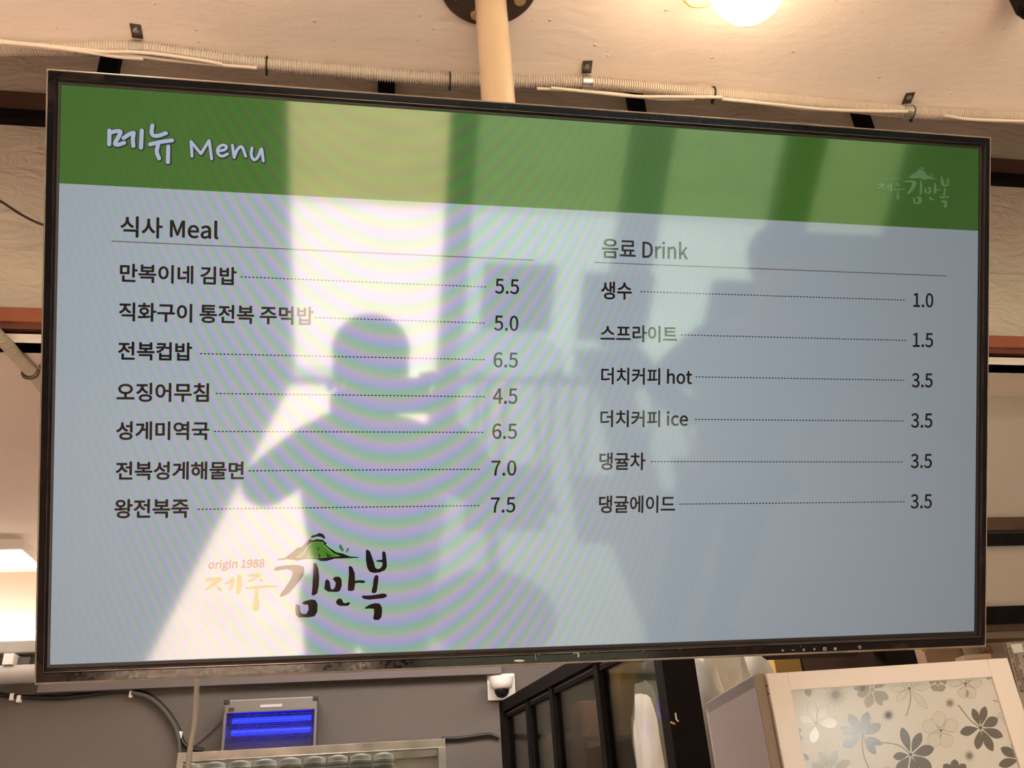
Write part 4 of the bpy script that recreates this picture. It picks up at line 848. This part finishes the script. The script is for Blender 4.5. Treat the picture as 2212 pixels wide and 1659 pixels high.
# ================================================================== PEOPLE (seen mirrored in the screen)
def skin(name, joints, edges_, m, parent, sub=2, root=0):
    me = bpy.data.meshes.new(name); me.from_pydata([j[0] for j in joints], edges_, [])
    me.materials.append(m); o = bpy.data.objects.new(name, me); COL.objects.link(o); put(o, parent)
    s_ = o.modifiers.new('s', 'SKIN'); s_.use_smooth_shade = True; q_ = o.modifiers.new('u', 'SUBSURF'); q_.levels = q_.render_levels = sub
    for i, (p, r_) in enumerate(joints): me.skin_vertices[0].data[i].radius = (r_, r_) if isinstance(r_, (int, float)) else r_
    me.skin_vertices[0].data[root].use_root = True; return o
M_skin = mat('skin', (.42, .25, .17), .55); M_hair = mat('dark hair', (.012, .009, .008), .5)
def person(x, y, z_head, hands, elbows, shoulders_z, label, top, trous, hips=.11, cap=False, name_hand=True):
    t = thing('person', (x, y, 0), label, 'person')
    V = lambda a, b, c: (x+a, y+b, c)
    hz = z_head; sz = shoulders_z; pz_ = sz*.66; k = sz/1.28
    J = [(V(0, 0, pz_), .105), (V(0, .0, pz_+.17), .10), (V(0, .0, sz-.10), .125), (V(0, -.0, sz+.02), .06), (V(0, .01, hz-.09), .048), (V(0, .02, hz-.02), .062), (V(0, .01, hz+.05), .070)]
    E = [(0, 1), (1, 2), (2, 3), (3, 4), (4, 5), (5, 6)]
    for s_ in (0, 1):
        sg = -1 if s_ == 0 else 1; b_ = len(J)
        J += [(V(sg*.15, 0, sz-.02), .055), (elbows[s_], .040), (tuple((Vector(elbows[s_])+Vector(hands[s_]))/2), .034), (hands[s_], .024)]
        E += [(2, b_), (b_, b_+1), (b_+1, b_+2), (b_+2, b_+3)]
        b_ = len(J); J += [(V(sg*.09, 0, pz_-.06), .085), (V(sg*.10, .02, pz_*.52), .055), (V(sg*.10, 0, .10), .038), (V(sg*.11, .02, .045), .035)]
        E += [(0, b_), (b_, b_+1), (b_+1, b_+2), (b_+2, b_+3)]
    skin('body', J, E, M_skin, t)
    # clothing
    J2 = [(V(0, 0, pz_-.03), (.175, .115)), (V(0, 0, pz_+.16), (.165, .11)), (V(0, 0, sz-.10), (.18, .13)), (V(0, 0, sz+.0), (.09, .075))]; E2 = [(0, 1), (1, 2), (2, 3)]
    for s_ in (0, 1):
        sg = -1 if s_ == 0 else 1; b_ = len(J2); el = Vector(elbows[s_]); ha = Vector(hands[s_]); J2 += [(V(sg*.155, 0, sz-.03), .075), (tuple(el), .055), (tuple(el.lerp(ha, .78)), .042)]; E2 += [(2, b_), (b_, b_+1), (b_+1, b_+2)]
    skin('jacket', J2, E2, top, t)
    J3 = [(V(0, 0, pz_-.02), (.165, .115))]; E3 = []
    for s_ in (0, 1):
        sg = -1 if s_ == 0 else 1; b_ = len(J3); J3 += [(V(sg*.09, 0, pz_-.12), .095), (V(sg*.10, .02, pz_*.52), .070), (V(sg*.10, 0, .10), .055)]; E3 += [(0, b_), (b_, b_+1), (b_+1, b_+2)]
    skin('trousers', J3, E3, trous, t)
    for sg in (-1, 1): MB().box(V(sg*.11, .05, .04), (.09, .25, .08), bev=.03).build('shoe', mat('dark shoe', (.02, .02, .02), .5), t, smooth=True)
    # hair cap, face
    bm = bmesh.new(); bmesh.ops.create_uvsphere(bm, u_segments=24, v_segments=16, radius=1)
    vs = []
    for v in bm.verts:
        d = v.co; front = max(0, d.y); low = min(0, d.z+.15); r_ = 1.0
        yy = d.y*.098 if d.y < 0 else d.y*.075; vs.append(V(d.x*.092, yy-.012, hz+.045+d.z*(.085 if d.z > 0 else .115)))
    fs = [tuple(v.index for v in f.verts) for f in bm.faces]; bm.free(); MB().add(vs, fs).build('hair', M_hair, t, smooth=True)
    fc_ = MB().lathe(V(0, .062, hz-.005), [(.001, .028), (.012, .026), (.030, .018), (.045, .006), (.05, -.02)], 18, axis=(0, 1, -.05)).build('face', M_skin, t, smooth=True)
    MB().lathe(V(0, .088, hz-.022), [(.011, 0), (.009, .010), (.004, .026)], 10, axis=(0, .2, 1)).build('nose', M_skin, fc_, smooth=True)
    for sg in (-1, 1): MB().lathe(V(sg*.028, .083, hz+.002), [(.002, .007), (.007, .004), (.008, 0)], 10, axis=(0, 1, 0)).build('eye', mat('eye', (.02, .015, .012), .2), fc_); MB().lathe(V(sg*.078, 0, hz), [(.012, .012), (.02, .008), (.018, 0)], 12, axis=(sg, 0, 0)).build('ear', M_skin, t)
    MB().box(V(0, .084, hz-.046), (.042, .008, .009), bev=.003).build('mouth', mat('lips', (.30, .10, .08), .5), fc_)
    return t
def hand(root, palm_dir, fingers_dir, thumb_dir, parent, curl=None):
    p = Vector(root); fd = Vector(fingers_dir).normalized(); pd = Vector(palm_dir).normalized(); sd_ = fd.cross(pd).normalized()
    J = [(tuple(p), (.020, .014)), (tuple(p+fd*.045), (.030, .012)), (tuple(p+fd*.075), (.032, .011))]; E = [(0, 1), (1, 2)]
    skin('hand', J, E, M_skin, parent, 2)
    cd = Vector(curl) if curl else pd
    for i, L_ in enumerate((.062, .072, .068, .052)):
        o_ = p+fd*.072+sd_*(.027-.018*i); skin('finger', [(tuple(o_), .0088), (tuple(o_+fd*L_*.45+cd*.006), .0084), (tuple(o_+fd*L_*.65+cd*L_*.30), .008), (tuple(o_+fd*L_*.60+cd*L_*.55), .0068)], [(0, 1), (1, 2), (2, 3)], M_skin, parent, 1)
    td = Vector(thumb_dir).normalized(); o_ = p+fd*.025; skin('thumb', [(tuple(o_), .012), (tuple(o_+td*.035+fd*.01), .0105), (tuple(o_+td*.055+fd*.025), .0085)], [(0, 1), (1, 2)], M_skin, parent, 1)
# photographer: stands right behind the lens, phone held sideways
M_coat = mat('dark navy coat', (.035, .040, .055), .8, noise=.1, nscale=12); M_tr = mat('charcoal trousers', (.03, .03, .035), .8)
hl, hr = (-.050, -.075, 1.395), (.165, -.075, 1.400)
ph_ = person(0.015, -.37, 1.365, (hl, hr), ((-.255, -.27, 1.08), (.30, -.25, 1.10)), 1.165, 'photographer in a dark coat raising a phone, mirrored in the screen', M_coat, M_tr)
hand(hl, (.3, .9, 0), (.10, .15, 1), (1, -.2, .3), ph_, curl=(.6, .2, -.2)); hand(hr, (-.3, .9, 0), (-.10, .15, 1), (-1, -.2, .3), ph_, curl=(-.6, .2, -.2))
pc = EYE - FW*.0085 + RT*.058 - UP*.012
phn = thing('phone', tuple(pc), 'dark phone held sideways by the photographer', 'phone')
MB().box(pc, (.150, .073, .008), bev=.003, basis=(RT, UP, FW)).build('body', mat('dark phone glass', (.012, .012, .014), .15), phn)
MB().box(pc-FW*.0045, (.142, .066, .001), basis=(RT, UP, FW)).build('display', mat('phone display', (.02, .02, .02), .1, emit=(.6, .6, .62), estr=.4), phn)
M_coat2 = mat('slate blue apron', (.06, .075, .10), .8)
P2 = (1.24, -.86)
p2 = person(P2[0], P2[1], 1.50, ((P2[0]-.13, P2[1]+.10, .98), (P2[0]+.15, P2[1]+.13, .92)), ((P2[0]-.34, P2[1]+.02, 1.10), (P2[0]+.28, P2[1]-.02, 1.02)), 1.29, 'person in a slate apron with a hand on the hip, mirrored in the screen', M_coat2, M_tr)
hand((P2[0]-.13, P2[1]+.10, .98), (0, -1, 0), (1, .1, -.4), (.3, .3, 1), p2); hand((P2[0]+.15, P2[1]+.13, .92), (0, -1, 0), (-.5, .3, -.8), (-.6, .5, .4), p2)
# white ceiling batten over the window side; the cupboard glass mirrors it
lb = thing('batten_lamp', (1.36, -2.2, ZC), 'white batten lamp hanging over the window side, mirrored in the cupboard glass', 'lamp')
MB().span((1.12, -2.24, 1.83), (1.60, -2.16, 1.87), bev=.006).build('lamp_body', M_white, lb)
MB().tube([(1.14, -2.2, 1.80), (1.58, -2.2, 1.80)], .028, 14).build('tube', mat('lit cool tube', (1, 1, 1), .4, emit=(.97, 1.0, .95), estr=34.0), lb, smooth=True)
for x_ in (1.16, 1.56): MB().tube([(x_, -2.2, 1.86), (x_, -2.2, ZC)], .004, 8).build('suspension_rod', M_galv, lb)
# dining chairs by the window, seen only as reflections
for k, (cx_, cy_) in enumerate(((.78, -2.45), (1.28, -2.35), (1.95, -2.3))):
    ch = thing('dining_chair', (cx_, cy_, 0), ['dark dining chair nearest the doorway in the mirrored room', 'dark dining chair beside the wide pillar in the mirrored room', 'dark dining chair in front of the side windows in the mirrored room'][k], 'chair', 'dining chairs mirrored in the screen')
    MB().box((cx_, cy_, .45), (.40, .40, .035), bev=.01).build('seat', M_fr, ch); MB().box((cx_, cy_-.19, .70), (.38, .025, .38), bev=.01).build('backrest', M_fr, ch)
    for sx_ in (-.17, .17):
        for sy_ in (-.17, .17): MB().tube([(cx_+sx_, cy_+sy_, 0), (cx_+sx_, cy_+sy_, .44)], .014, 10).build('leg', M_fr, ch)
# round table with a polished top that catches the light
tb_ = thing('cafe_table', (.62, -1.9, 0), 'small round cafe table with a glossy top in the mirrored room', 'table')
MB().lathe((.62, -1.9, .70), [(.24, 0), (.255, .008), (.255, .02), (.25, .025)], 36).build('tabletop', mat('glossy pale tabletop', (.75, .78, .78), .12), tb_, smooth=True)
MB().lathe((.62, -1.9, 0), [(.18, 0), (.18, .012), (.03, .03), (.025, .70)], 24).build('pedestal', M_galv, tb_, smooth=True)
